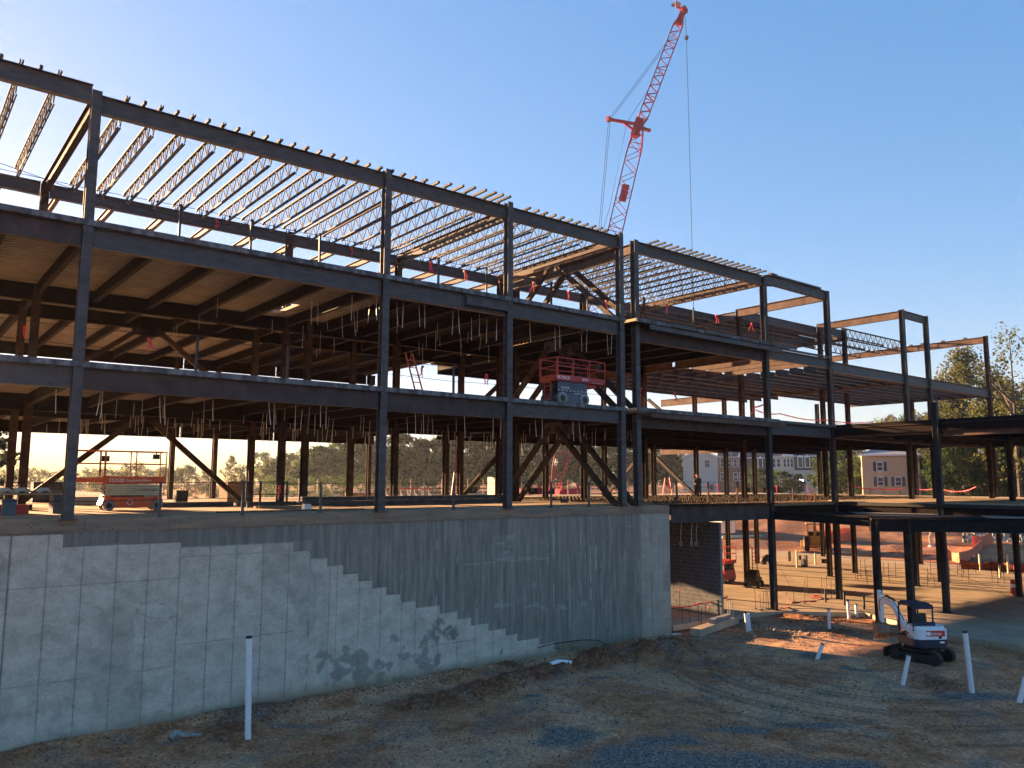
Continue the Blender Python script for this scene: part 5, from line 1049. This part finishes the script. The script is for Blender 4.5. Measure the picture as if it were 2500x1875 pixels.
for px, py, Y, lab in ((60, 798, 9, 'red ribbon on the inner column at the left of the second floor'), (363, 828, 1, 'red ribbon on the cable of the second floor, left'), (125, 438, 8.9, 'red ribbon at the first roof girder joint'), (529, 535, 8.8, 'red ribbon on the roof girder left of the second front column'), (857, 603, 8.8, 'red ribbon tied to the roof girder left of the second front column, lower'), (1053, 640, .4, 'red ribbon hanging on the third floor cable right of the second front column'), (1134, 662, .4, 'red ribbon on the third floor cable left of the third column'), (1217, 675, 9, 'red ribbon just left of the third front column'), (1303, 690, .4, 'red ribbon on the third floor left of the upper braces'), (1389, 712, .4, 'red ribbon on the third floor between the upper braces'), (1480, 735, .4, 'red ribbon by the paired columns on the third floor'), (1032, 895, .4, 'red ribbon under the middle of the third floor'), (1188, 915, .4, 'red ribbon left of the red and grey lift'), (1628, 745, .2, 'red ribbon on the wide bay cable'), (1748, 770, .2, 'red ribbon on the wide bay cable farther right'), (1835, 790, .2, 'red ribbon left of the wide front column, third floor'), (1566, 948, .2, 'red ribbon on the second floor right of the paired columns'), (1646, 960, .2, 'red ribbon under the brown far beams'),
                     (683, 1186, 6, 'red ribbon by the brace foot guard frame'), (1317, 1183, 2, 'red ribbon on the wall top cable left of the crane foot'), (1410, 1185, 2, 'red ribbon right of the crane foot'), (1799, 1185, 2, 'orange ribbon on the studded deck rail left of the wide column'), (1897, 1187, 2, 'orange ribbon on the studded deck rail right of the wide column'), (1971, 1187, 2, 'orange ribbon on the studded deck rail near the far lamps'), (1727, 1184, 2, 'red ribbon beside the worker'), (1752, 1184, 2, 'red ribbon on the rail right of the worker')):
    hang_tape(PY(px, py, Y), lab, .42)
for px in (1340, 1358, 1366, 1372): hang_tape(PY(px, 1180, 22), 'red ribbon in the cluster on the rail before the crane foot', .6)
ribbon([PZ(1835, 1010, Z1+.3), PZ(1838, 995, Z1+.9), PZ(1870, 985, Z1+1.2)], .10, 'red tape tied round a post on the second floor right of the wide bay')
ribbon([PZ(1838, 998, Z1+.9), PZ(1905, 1010, Z1+.9), PZ(2020, 1026, Z1+.9), PZ(2135, 1029, Z1+.9)], .08, 'long red tape strung across the second floor at the right')
ribbon([PY(2078, 1187, 16), PY(2150, 1194, 14), PY(2205, 1192, 12)], .14, 'red tape strung before the tan house'); ribbon([PY(2245, 1195, 14), PY(2285, 1192, 12)], .08, 'red tape before the right edge of the tan house'); ribbon([PY(2302, 1195, 14), PY(2345, 1200, 12), PY(2383, 1188, 10)], .08, 'red tape sagging before the dark trees at right')
ribbon([PY(1990, 1186, 3), PY(1976, 1222, 3)], .12, 'red tape slanting down to the studded deck')
# long sagging wire through the roof
tag(MB().tube([(-3, 4, 12.55), (1.5, 5.5, 11.9), (5.5, 7, 11.75), (9.5, 8.2, 11.9), (13.5, 8.9, 12.4)], .012, 4).build('sagging_wire', 'wire'), 'thin sagging wire strung across the open roof bay at the left', 'wire')
# ------------------------------------------------------------------ trees
def crown_mesh(n, seed, kind, lobes):
    rs = np.random.default_rng(seed); P, S, T = [], [], []
    cs = []
    for k in range(lobes):
        if kind == 'cone': h = rs.random()**.8; a = rs.random()*6.28; r = (1-h)*.9*np.sqrt(rs.random()); cs.append((math.cos(a)*r, math.sin(a)*r, -1+2*h, .16+.16*(1-h), .07))
        else:
            a = rs.random()*6.28; zz = rs.uniform(-.95, .95); r = (max(.04, 1-abs(zz)**2.6))**.5*rs.uniform(.2, .86)
            q = rs.uniform(.13, .30); cs.append((math.cos(a)*r, math.sin(a)*r, zz*.88, q, q*.7))
    cs = np.array(cs); tone = rs.random(lobes); w_ = cs[:, 3]**2; idx = rs.choice(lobes, n, p=w_/w_.sum())
    d = rs.normal(size=(n, 3)); d /= np.linalg.norm(d, axis=1)[:, None]; rad = rs.random(n)**.45
    c = cs[idx, :3]+d*rad[:, None]*np.stack([cs[idx, 3], cs[idx, 3], cs[idx, 4]], 1)
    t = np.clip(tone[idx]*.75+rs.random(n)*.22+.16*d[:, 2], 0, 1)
    return c, t
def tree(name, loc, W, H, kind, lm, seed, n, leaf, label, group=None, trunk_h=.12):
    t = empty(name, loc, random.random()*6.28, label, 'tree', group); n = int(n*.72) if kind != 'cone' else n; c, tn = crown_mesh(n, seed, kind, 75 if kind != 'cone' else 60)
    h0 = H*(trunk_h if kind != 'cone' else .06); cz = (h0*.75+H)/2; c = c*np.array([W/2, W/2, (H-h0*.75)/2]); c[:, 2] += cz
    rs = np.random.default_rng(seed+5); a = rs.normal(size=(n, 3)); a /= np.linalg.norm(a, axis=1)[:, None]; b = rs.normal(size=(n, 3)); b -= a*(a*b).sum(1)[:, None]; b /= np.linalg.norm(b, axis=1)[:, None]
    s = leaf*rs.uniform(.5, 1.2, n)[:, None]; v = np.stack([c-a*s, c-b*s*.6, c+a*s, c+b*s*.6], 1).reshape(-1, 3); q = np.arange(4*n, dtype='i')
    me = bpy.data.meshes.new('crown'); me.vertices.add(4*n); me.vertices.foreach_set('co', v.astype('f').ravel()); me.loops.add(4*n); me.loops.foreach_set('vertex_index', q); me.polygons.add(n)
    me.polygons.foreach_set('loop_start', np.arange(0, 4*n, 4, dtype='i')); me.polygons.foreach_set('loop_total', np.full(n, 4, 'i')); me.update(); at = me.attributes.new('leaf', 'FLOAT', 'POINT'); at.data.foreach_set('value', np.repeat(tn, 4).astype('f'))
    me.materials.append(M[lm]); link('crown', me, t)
    mb = MB(); mb.tube([(0, 0, -.5), (.05, 0, H*.3), (-.05, .05, H*.6), (0, 0, H*.88)], max(.1, H*.013), 7, r1=.03)
    if kind != 'cone':
        for k in range(7): an = random.random()*6.28; z = H*random.uniform(.25, .6); r = W*.33; mb.tube([(0, 0, z), (math.cos(an)*r*.5, math.sin(an)*r*.5, z+H*.1), (math.cos(an)*r, math.sin(an)*r, z+H*.22)], H*.009, 5, r1=.03)
    mb.build('trunk', 'bark', t); return t
PROTO = {}
def plant(px, topy, D, wpx, kind, lm, label, group, name='tree', n=5000, leaf=None, trunk_h=.1, var=3):
    p = PD(px, 1187, D); z = float(gz(p.x, p.y)); dep = (p-CAM).dot(fwd); Hh = (1187-topy)/FPX*dep*1.0+CAM.z-z; W = wpx/FPX*dep; p.z = z
    key = (kind, lm, n, random.randrange(var)); 
    if key not in PROTO or kind == 'single':
        PROTO[key] = tree(name, p, W, Hh, kind, lm, hash(key[2:]) % 1000+len(PROTO), n, leaf or W*.03, label, group, trunk_h); PROTO[key]['W'] = W; PROTO[key]['Hh'] = Hh; return PROTO[key]
    o = PROTO[key]; c = copy_tree(o, None, label, p, random.random()*6.28, (W/o['W'], W/o['W'], Hh/o['Hh']))
    if group: c['group'] = group
    elif 'group' in c: del c['group']
    return c
random.seed(21)
A = plant
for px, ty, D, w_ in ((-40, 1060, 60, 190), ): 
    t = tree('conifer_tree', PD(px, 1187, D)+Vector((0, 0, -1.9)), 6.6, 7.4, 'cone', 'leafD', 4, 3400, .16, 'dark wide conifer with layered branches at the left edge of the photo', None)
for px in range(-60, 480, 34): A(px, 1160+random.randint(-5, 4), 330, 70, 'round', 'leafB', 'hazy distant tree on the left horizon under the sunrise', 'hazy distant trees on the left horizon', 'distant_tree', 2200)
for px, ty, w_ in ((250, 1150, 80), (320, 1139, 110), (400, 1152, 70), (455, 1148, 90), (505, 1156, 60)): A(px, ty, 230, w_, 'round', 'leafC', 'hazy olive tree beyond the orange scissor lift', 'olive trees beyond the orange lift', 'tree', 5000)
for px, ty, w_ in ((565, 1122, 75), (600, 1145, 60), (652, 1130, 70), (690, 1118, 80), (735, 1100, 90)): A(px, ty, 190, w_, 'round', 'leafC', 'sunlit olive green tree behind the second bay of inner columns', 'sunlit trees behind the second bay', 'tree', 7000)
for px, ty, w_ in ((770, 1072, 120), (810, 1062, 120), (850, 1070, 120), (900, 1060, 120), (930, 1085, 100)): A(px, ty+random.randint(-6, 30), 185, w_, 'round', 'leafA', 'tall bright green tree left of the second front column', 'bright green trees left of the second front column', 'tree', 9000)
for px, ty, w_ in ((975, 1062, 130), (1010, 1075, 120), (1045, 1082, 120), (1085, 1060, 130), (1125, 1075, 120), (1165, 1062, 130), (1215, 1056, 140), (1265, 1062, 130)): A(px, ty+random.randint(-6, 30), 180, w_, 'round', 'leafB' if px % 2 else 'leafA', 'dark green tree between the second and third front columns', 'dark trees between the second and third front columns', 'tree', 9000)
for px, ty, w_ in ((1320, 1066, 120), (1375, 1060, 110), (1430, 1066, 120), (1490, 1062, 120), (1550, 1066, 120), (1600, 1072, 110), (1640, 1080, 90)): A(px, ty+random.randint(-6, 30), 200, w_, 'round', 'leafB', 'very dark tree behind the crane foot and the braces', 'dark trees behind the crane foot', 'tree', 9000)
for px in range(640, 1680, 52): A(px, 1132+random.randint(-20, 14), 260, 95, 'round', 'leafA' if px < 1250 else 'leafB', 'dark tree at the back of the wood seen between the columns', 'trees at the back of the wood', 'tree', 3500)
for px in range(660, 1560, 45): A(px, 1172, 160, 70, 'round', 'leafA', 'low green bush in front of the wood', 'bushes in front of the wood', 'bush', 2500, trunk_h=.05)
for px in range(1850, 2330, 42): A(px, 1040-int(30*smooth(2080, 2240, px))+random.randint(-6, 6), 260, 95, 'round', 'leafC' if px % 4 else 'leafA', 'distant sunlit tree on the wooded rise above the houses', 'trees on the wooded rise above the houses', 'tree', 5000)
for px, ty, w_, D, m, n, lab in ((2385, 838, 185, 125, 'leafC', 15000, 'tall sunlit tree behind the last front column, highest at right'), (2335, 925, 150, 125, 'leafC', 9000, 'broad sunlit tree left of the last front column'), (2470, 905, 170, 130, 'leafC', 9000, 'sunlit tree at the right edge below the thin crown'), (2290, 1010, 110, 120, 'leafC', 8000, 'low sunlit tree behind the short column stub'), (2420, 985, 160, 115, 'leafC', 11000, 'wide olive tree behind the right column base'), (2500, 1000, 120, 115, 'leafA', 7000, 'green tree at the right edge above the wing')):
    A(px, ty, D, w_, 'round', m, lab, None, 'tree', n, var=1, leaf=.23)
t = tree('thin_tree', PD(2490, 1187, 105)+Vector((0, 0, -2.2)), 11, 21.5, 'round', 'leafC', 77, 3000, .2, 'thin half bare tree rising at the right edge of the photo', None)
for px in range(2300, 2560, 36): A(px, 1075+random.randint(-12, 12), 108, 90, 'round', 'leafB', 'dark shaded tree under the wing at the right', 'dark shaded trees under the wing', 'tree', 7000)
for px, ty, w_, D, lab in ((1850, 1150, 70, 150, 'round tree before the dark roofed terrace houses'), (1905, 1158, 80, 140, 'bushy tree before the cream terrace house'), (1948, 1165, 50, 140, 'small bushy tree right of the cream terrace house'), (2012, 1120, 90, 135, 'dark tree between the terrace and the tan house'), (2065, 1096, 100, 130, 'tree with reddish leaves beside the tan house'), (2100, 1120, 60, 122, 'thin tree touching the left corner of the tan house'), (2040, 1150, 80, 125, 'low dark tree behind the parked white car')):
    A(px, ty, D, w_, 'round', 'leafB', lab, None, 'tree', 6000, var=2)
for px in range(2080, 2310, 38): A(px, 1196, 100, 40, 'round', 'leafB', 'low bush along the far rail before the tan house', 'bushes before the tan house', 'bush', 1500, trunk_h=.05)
# ------------------------------------------------------------------ houses
def frame_z(px0, px1, y, D): a = PD(px0, y, D); b_ = PD(px1, y, D); return a, b_
def window(par, x, z, w_, h, y, shutters=False):
    f = MB(); 
    for s in (-1, 1): f.box((x+s*w_/2, y-.03, z), (.09, .08, h+.09)); f.box((x, y-.03, z+s*h/2), (w_+.09, .08, .09))
    f.box((x, y-.03, z), (w_, .06, .06)); fo = f.build('window', 'trim', par); MB().box((x, y-.005, z), (w_-.08, .02, h-.08)).build('pane', 'glass', fo)
    if shutters:
        for s in (-1, 1): MB().box((x+s*(w_/2+.26), y-.03, z), (.38, .05, h+.1)).build('shutter', 'shut', par)
def house(name, pl, pr, D0, D1, base_y, h, m, label, roof='gable', wins=(), depth=9, roofm='roof', sh=False, rh=1.6, dormers=()):
    a = PD(pl, base_y, D0); b_ = PD(pr, base_y, D1); zb = min(float(gz(a.x, a.y)), float(gz(b_.x, b_.y)))-.2; a.z = b_.z = zb; d = b_-a; L = d.length; rz = math.atan2(d.y, d.x)
    t = empty(name, a, rz, label, 'house'); MB().b2((0, 0, 0), (L, depth, h)).build('wall', m, t)
    if roof == 'gable':   # ridge runs away from us: gable end faces us
        recalc(MB().prism([(-.0, h), (L, h), (L/2, h+rh)], 'y', 0.0, depth).build('gable_wall', m, t)); r = MB()
        for s in (0, 1):
            x0, x1 = (-.3, L/2) if s == 0 else (L+.3, L/2); zz = h-.3*rh/(L/2)
            r.prism([(x0, zz), (x1, h+rh), (x1, h+rh+.18), (x0, zz+.18)], 'y', -.25, depth+.25)
        recalc(r.build('roof', roofm, t)); tr = MB(); tr.bar((-.3, -.27, h-.15), (L/2, -.27, h+rh-.02), .2, .06, upv=(0, 1, 0)).bar((L+.3, -.27, h-.15), (L/2, -.27, h+rh-.02), .2, .06, upv=(0, 1, 0)); tr.build('roof_trim', 'trim', t)
    elif roof == 'hip':
        vs = [(-.3, -.3, h), (L+.3, -.3, h), (L+.3, depth+.3, h), (-.3, depth+.3, h), (L*.35, depth*.4, h+rh), (L*.65, depth*.6, h+rh)]
        recalc(MB().add(vs, [(0, 1, 5, 4), (1, 2, 5), (2, 3, 4, 5), (3, 0, 4), (3, 2, 1, 0)]).build('roof', roofm, t)); MB().b2((-.3, -.33, h-.2), (L+.3, -.25, h)).build('roof_trim', 'trim', t)
    else:                # ridge along the front
        recalc(MB().prism([(-.3, h-.1), (depth/2, h+rh), (depth+.3, h-.1)], 'x', 0, L).build('roof', roofm, t)); MB().b2((0, -.33, h-.25), (L, -.22, h-.08)).build('roof_trim', 'trim', t)
        if roof == 'front_gable': gx = L*.5; recalc(MB().prism([(gx, h-.1), (L, h-.1), ((gx+L)/2, h+rh*1.05)], 'y', -.2, depth/2).build('front_gable', 'trim', t))
        if roof == 'mansard': MB().b2((0, -.08, h*.62), (L, 0, h-.1)).build('mansard_slope', roofm, t)
    for x, z, w_, hh in dormers:
        dd = MB(); dd.b2((x-w_/2-.12, -.35, z-hh/2-.1), (x+w_/2+.12, .2, z+hh/2)).prism([(x-w_/2-.2, z+hh/2), (x+w_/2+.2, z+hh/2), (x, z+hh/2+.5)], 'y', -.4, .3); do = recalc(dd.build('dormer', 'trim', t)); MB().box((x, -.36, z), (w_-.1, .03, hh-.15)).build('pane', 'glass', do)
    for wn_ in wins: window(t, wn_[0]*L, wn_[1], wn_[2], wn_[3], 0, sh)
    return t
H3 = 9.6
house('terrace_house', 1669, 1754, 190, 190, 1205, 8.3, 'siding', 'grey sided end house with a gable facing us, leftmost of the terrace', 'gable', [(.36, 6.7, 1.2, 1.7), (.70, 6.7, 1.2, 1.7), (.82, 1.3, 1.1, 1.7)], depth=12, roofm='roofpale', rh=1.5)
TW = [(.2, 6.9, 1.2, 1.9), (.5, 6.9, .9, 1.7), (.8, 6.9, .9, 1.7), (.2, 3.9, 1.2, 1.9), (.55, 3.9, .9, 1.7), (.8, 3.9, .9, 1.7)]
house('terrace_house', 1754, 1788, 190, 190, 1204, 8.4, 'brick', 'red brown terrace house with a dark roof beside the grey end house', 'row', [(.4, 6.9, 1.3, 1.9), (.4, 3.8, 1.3, 1.9), (.85, 6.9, .8, 1.7)])
house('terrace_house', 1788, 1818, 190, 190, 1203, 8.4, 'brick', 'red brown terrace house with a small pale front gable', 'front_gable', [(.3, 6.9, .8, 1.8), (.75, 6.9, .8, 1.8), (.3, 3.8, .8, 1.8), (.75, 3.8, .8, 1.8)])
house('terrace_house', 1818, 1880, 190, 190, 1203, 8.2, 'brownw', 'brown terrace house with twin dormers behind the round trees', 'mansard', [(.12, 6.6, .8, 1.7), (.12, 3.6, .8, 1.7), (.9, 3.6, .8, 1.7)], dormers=((3.6, 6.8, .9, 2.2), (5.2, 6.8, .9, 2.2)))
house('terrace_house', 1880, 1942, 187, 187.5, 1202, 8.4, 'creamw', 'cream terrace house with a pale front gable right of the wide column', 'front_gable', [(.15, 6.8, 1.2, 1.9), (.38, 6.8, .8, 1.8), (.62, 6.8, .6, 1.8), (.76, 6.8, .6, 1.8), (.9, 6.8, .6, 1.8), (.15, 3.6, 1.2, 1.5), (.65, 3.6, .6, 1.8), (.8, 3.6, .6, 1.8)])
house('terrace_house', 1942, 2000, 187, 188, 1202, 8.4, 'siding', 'pale grey terrace house with a dark mansard and twin dormers, rightmost of the terrace', 'mansard', [(.62, 6.6, 1.1, 1.8), (.86, 6.6, .8, 1.7), (.25, 3.6, .8, 1.8), (.6, 3.6, 1., 1.8)], dormers=((1.2, 6.9, .9, 2.2), (2.7, 6.9, .9, 2.2)))
house('tan_house', 2108, 2250, 119, 119.5, 1215, 7.0, 'tanbrick', 'large tan brick house with blue shutters at the right', 'hip', [(.315, 5.35, .75, 1.15), (.315, 3.35, .75, 1.15), (.62, 3.35, .75, 1.15)], depth=8, roofm='roofpale', sh=True, rh=1.2)
house('townhouse', 2251, 2300, 124, 124.5, 1215, 6.6, 'brownw', 'dark narrow townhouse partly hidden right of the tan house', 'row', [(.25, 5.2, .6, 1.5), (.4, 2.6, .9, 1.3), (.75, 5.0, .6, 1.2)], depth=8)
def car(px, py, D, m, label, rz):
    p = PD(px, py, D); p.z = float(gz(p.x, p.y)); t = empty('parked_car', p, rz, label, 'car')
    recalc(MB().prism([(-2.2, .3), (2.2, .3), (2.2, .75), (1.3, .85), (.7, 1.35), (-.9, 1.4), (-1.6, .95), (-2.2, .85)], 'y', -.85, .85).build('body', m, t)); recalc(MB().prism([(1.15, .88), (.66, 1.30), (-.85, 1.34), (-1.4, .96)], 'y', -.87, .87).build('windows', 'glass', t))
    for x in (-1.4, 1.4):
        for y in (-.8, .8): MB().cyl((x, y-.1, .32), (x, y+.1, .32), .32, 14).build('wheel', 'black', t)
car(1905, 1200, 150, 'carw', 'pale silver car parked before the cream terrace house', R(-40)); car(2055, 1197, 128, 'carw', 'white car parked left of the tan house', R(-50)); car(2028, 1196, 135, 'card', 'dark car parked behind the white car', R(-45)); car(2085, 1195, 135, 'card', 'dark car parked right of the white car', R(-45))
for px, py, D, lab in ((1957, 1172, 150, 'glowing lamp post before the pale grey terrace house'), (1993, 1166, 150, 'glowing lamp post left of the dark tree')):
    p = PD(px, py, D); z0 = float(gz(p.x, p.y)); t = empty('street_lamp', (p.x, p.y, z0), 0, lab, 'street lamp'); MB().cyl((0, 0, 0), (0, 0, p.z-z0), .06, 8).build('pole', 'dark', t); MB().box((0, 0, p.z-z0), (.45, .45, .35)).build('lamp_head', 'lamp', t)
# ------------------------------------------------------------------ far dirt field: nets, pipes, rocks, tarps
def net(pts, h, label, m='ctape'):
    h = h*.7
    mb = MB(); P_ = []
    for a, b in zip(pts, pts[1:]):
        a = Vector(a); b = Vector(b)
        for k in range(8): P_.append(a.lerp(b, k/8)+Vector((random.uniform(-.05, .05), random.uniform(-.05, .05), 0)))
    P_.append(Vector(pts[-1])); vs = []
    for i, p in enumerate(P_): z = float(gz(p.x, p.y)); hh = h*(1-.18*math.sin(i/8*math.pi)**2)+random.uniform(-.05, .05); vs += [(p.x, p.y, z), (p.x, p.y, z+hh), (p.x+.03, p.y+.03, z+hh), (p.x+.03, p.y+.03, z)]
    fs = []
    for i in range(len(P_)-1): o = 4*i; fs += [(o, o+4, o+5, o+1), (o+2, o+6, o+7, o+3), (o+1, o+5, o+6, o+2)]
    mb.add(vs, fs); return tag(mb.build('safety_net', m), label, 'safety net')
net([PZ(2015, 1330, -5.4), PZ(2080, 1330, -5.4)], 1.5, 'orange safety net beside the backhoe'); net([PZ(1985, 1283, -3.5), PZ(2075, 1284, -3.5)], 1.6, 'orange net higher up behind the backhoe')
net([PZ(2312, 1366, -5.6), PZ(2345, 1376, -5.6), PZ(2400, 1350, -5.6)], 1.3, 'torn orange safety net right of the big column'); net([PZ(2375, 1350, -5.6), PZ(2425, 1346, -5.6)], 1.7, 'bright orange net around the blue tarp'); net([PZ(2345, 1388, -5.6), PZ(2440, 1392, -5.6), PZ(2510, 1398, -5.6)], 1.3, 'long dark red netting along the footing at the right', 'netdark')
p = PZ(2383, 1343, -5.5); tag(MB().box((0, 0, .7), (1.7, .1, 1.4)).build('blue_tarp', 'shut', None, loc=p), 'blue tarp hanging before the rock heap', 'tarp')
rk = MB(); c0, c1 = PZ(2350, 1338, -5.4), PZ(2530, 1345, -5.4)
nx_, nz_ = 70, 18; vs = []
for j in range(nz_):
    for i in range(nx_): q = c0.lerp(c1, i/(nx_-1)); t_ = j/(nz_-1); nn = noise.noise(Vector((i*.45, j*.6, 3)))*.5+noise.noise(Vector((i*1.1, j*1.3, 8)))*.35; vs.append((q.x+2.5*t_+nn*.6, q.y+1.0*t_+nn*.3, -5.7+3.0*t_*(1-.1*t_)+nn*.22))
rk.add(vs, [(j*nx_+i, j*nx_+i+1, (j+1)*nx_+i+1, (j+1)*nx_+i) for j in range(nz_-1) for i in range(nx_-1)]); tag(rk.build('rock_heap', 'rocks'), 'pale heap of broken rock behind the orange nets', 'rock heap')
p = PZ(2275, 1340, -5.5); t = empty('white_toilet_pipes', p, 0, 'bundle of upright white pipes standing on the dirt left of the orange nets', 'pipes'); t.name = 'pipe_bundle'
for k in range(5): MB().cyl((k*.13-.26, 0, 0), (k*.10-.3, .05, 1.3+.1*k), .07, 8).build('upright_pipe', 'cream', t)
MB().cyl((-1.2, -.3, .25), (2.6, -.4, .2), .17, 10).build('lying_pipe', 'pvc', t)
p = PZ(1810, 1318, -5.4); tag(MB().cyl(p+Vector((-2, 1.2, .3)), p+Vector((2, -1.2, .3)), .22, 12).build('drain_pipe', 'cream'), 'long pale pipe lying on the dirt behind the block wall', 'pipe')
p = PZ(1757, 1288, -3.6); tag(MB().box(p+Vector((0, 0, 1)), (2.2, 2.2, 3)).box(p+Vector((0, 0, 2.55)), (2.35, 2.35, .12)).build('site_container', 'pvc'), 'pale site container beyond the dirt, beside the block wall top', 'container')
for px, py, h, lab in ((1946, 1385, 1.35, 'pale timber post with a black box on the lower slab'), (1991, 1379, .95, 'thin white pipe standing on the lower slab'), (2393, 1392, 1.25, 'white pipe standing at the edge of the lower slab, left of two'), (2462, 1400, 1.4, 'white pipe standing at the edge of the lower slab, right of two'), (2318, 1422, 1.5, 'pale pipe close behind the big column'), (2055, 1303, 1.7, 'thin pale post behind the orange net'), (2442, 1410, .9, 'short white pipe at the foot of a column on the lower slab')):
    b = PZ(px, py, -5.64); o = MB().cyl(b, b+Vector((0, 0, h)), .07, 10).build('white_post', 'cream'); tag(o, lab, 'post')
p = PZ(1962, 1384, -5.64); tag(MB().box((0, 0, .3), (.3, .25, .6)).box((-.35, .1, .75), (.3, .1, .35)).box((.35, 0, .45), (.22, .2, .9)).bar((-.35, 0, 0), (.5, 0, .1), .08, .1).build('block_stack', 'cmu', None, loc=p), 'small stack of odd blocks beside the timber post on the lower slab', 'blocks')
p = PZ(1871, 1378, -5.64); tag(MB().tube([(-.5, 0, .15), (-.2, 0, .45), (.1, 0, .62), (.4, 0, .3), (.55, 0, .1)], .28, 10, r1=.15).build('tarp_bundle', 'black', None, True, loc=p), 'black covered bundle on the lower slab beside the wide column', 'bundle')
p = PZ(1928, 1370, -5.64); tag(MB().box((0, 0, .4), (.2, .1, .04)).box((0, 0, .8), (.2, .1, .04)).box((-.1, 0, .4), (.03, .1, .8)).box((.1, 0, .4), (.03, .1, .8)).build('hollow_block', 'rust', None, loc=p), 'small upright hollow block on the lower slab', 'block')
p = PZ(2013, 1375, -5.64); tag(MB().box((0, 0, .15), (.4, .3, .3)).box((0, 0, .32), (.44, .34, .04)).build('wooden_box', 'rust', None, loc=p), 'small brown box on the lower slab beside a column', 'box')
b = PZ(2474, 1452, -5.64); t = empty('traffic_drum', b, 0, 'red and white marker standing beside the right column on the lower slab', 'marker'); MB().cyl((0, 0, 0), (0, 0, .9), .16, 14, r1=.12).build('body', 'redpaint', t); MB().cyl((0, 0, .45), (0, 0, .65), .15, 14).build('white_band', 'paper', t)
# bars sticking out of the lower slab, thin guy wires
for k in range(46):
    p = PZ(random.uniform(2085, 2500), random.uniform(1388, 1432), -5.64); l = random.uniform(.6, 1.3)
    tag(MB().bar(p, p+Vector((0, 0, l)), .022, .022).bar(p+Vector((0, 0, l*.55)), p+Vector((.9, -.5, l*.55)), .018, .018).build('rebar_hoop', 'rust'), 'thin bar with a cross tie standing on the far part of the lower slab', 'rebar', 'bars on the far lower slab')
for (p, q, lab) in ((PZ(2130, 1300, -1), PZ(2300, 1420, -5.64), 'thin guy wire slanting behind the front canopy column'), (PZ(2318, 1390, -3.6), PZ(2500, 1475, -5.64), 'thin guy wire slanting right of the big column'), (PZ(1935, 1440, -5.3), PZ(1870, 1325, -2), 'thin guy wire left of the wide front column')): cable(p, q, lab, .0, 'guy wires over the lower slab')
p = PZ(1600, 1525, -5.9)
t = empty('wire_crate', PZ(2172, 1540, -5.8), R(20), 'small wire mesh crate on a pallet behind the excavator arm', 'crate')
mb = MB()
for k in range(6):
    for s in (-.4, .4): mb.bar((-.5+.2*k, s, .25), (-.5+.2*k, s, 1.05), .02, .02); mb.bar((-.5, s, .25+.16*k), (.5, s, .25+.16*k), .02, .02)
mb.build('mesh_side', 'slate', t); MB().b2((-.55, -.45, .1), (.55, .45, .22)).b2((-.5, -.4, 0), (-.35, .4, .1)).b2((.35, -.4, 0), (.5, .4, .1)).build('pallet', 'wood', t)
# sheltering bank of grass beyond the dirt
gb = MB(); q0 = PD(1730, 1187, 118); q1 = PD(2100, 1187, 100)
# ------------------------------------------------------------------ morning haze
hz = MB().b2((-420, -60, -14), (700, 620, 82)); ho = recalc(hz.build('haze', [])); 
hm = bpy.data.materials.new('morning_haze'); hm.use_nodes = True; t = hm.node_tree; t.nodes.remove(t.nodes['Principled BSDF']); v_ = t.nodes.new('ShaderNodeVolumePrincipled')
v_.inputs['Color'].default_value = (.85, .9, .95, 1); v_.inputs['Density'].default_value = .00022; v_.inputs['Anisotropy'].default_value = .3; t.links.new(v_.outputs[0], t.nodes['Material Output'].inputs['Volume'])
ho.data.materials.append(hm); tag(ho, 'thin warm morning haze over the distance', 'haze', kind='stuff')
sc.cycles.volume_bounces = 0; sc.cycles.volume_max_steps = 64

for px in (1664, 1690, 1702):
    p = PX(px, 1278, 33.9); mb = MB(); mb.tube([p, p+Vector((-.05, .03, -.5)), p+Vector((-.1, 0, -.95))], .012, 5)
    for k in range(8): a = 2*math.pi*k/8; b_ = 2*math.pi*(k+1)/8; c = p+Vector((-.1, 0, -1.05)); mb.bar(c+Vector((0, math.cos(a)*.08, math.sin(a)*.1)), c+Vector((0, math.cos(b_)*.08, math.sin(b_)*.1)), .02, .02)
    tag(mb.build('lifting_sling', 'strap'), 'pale wire with a ring hanging before the top of the block wall', 'sling', 'wires hanging before the block wall')
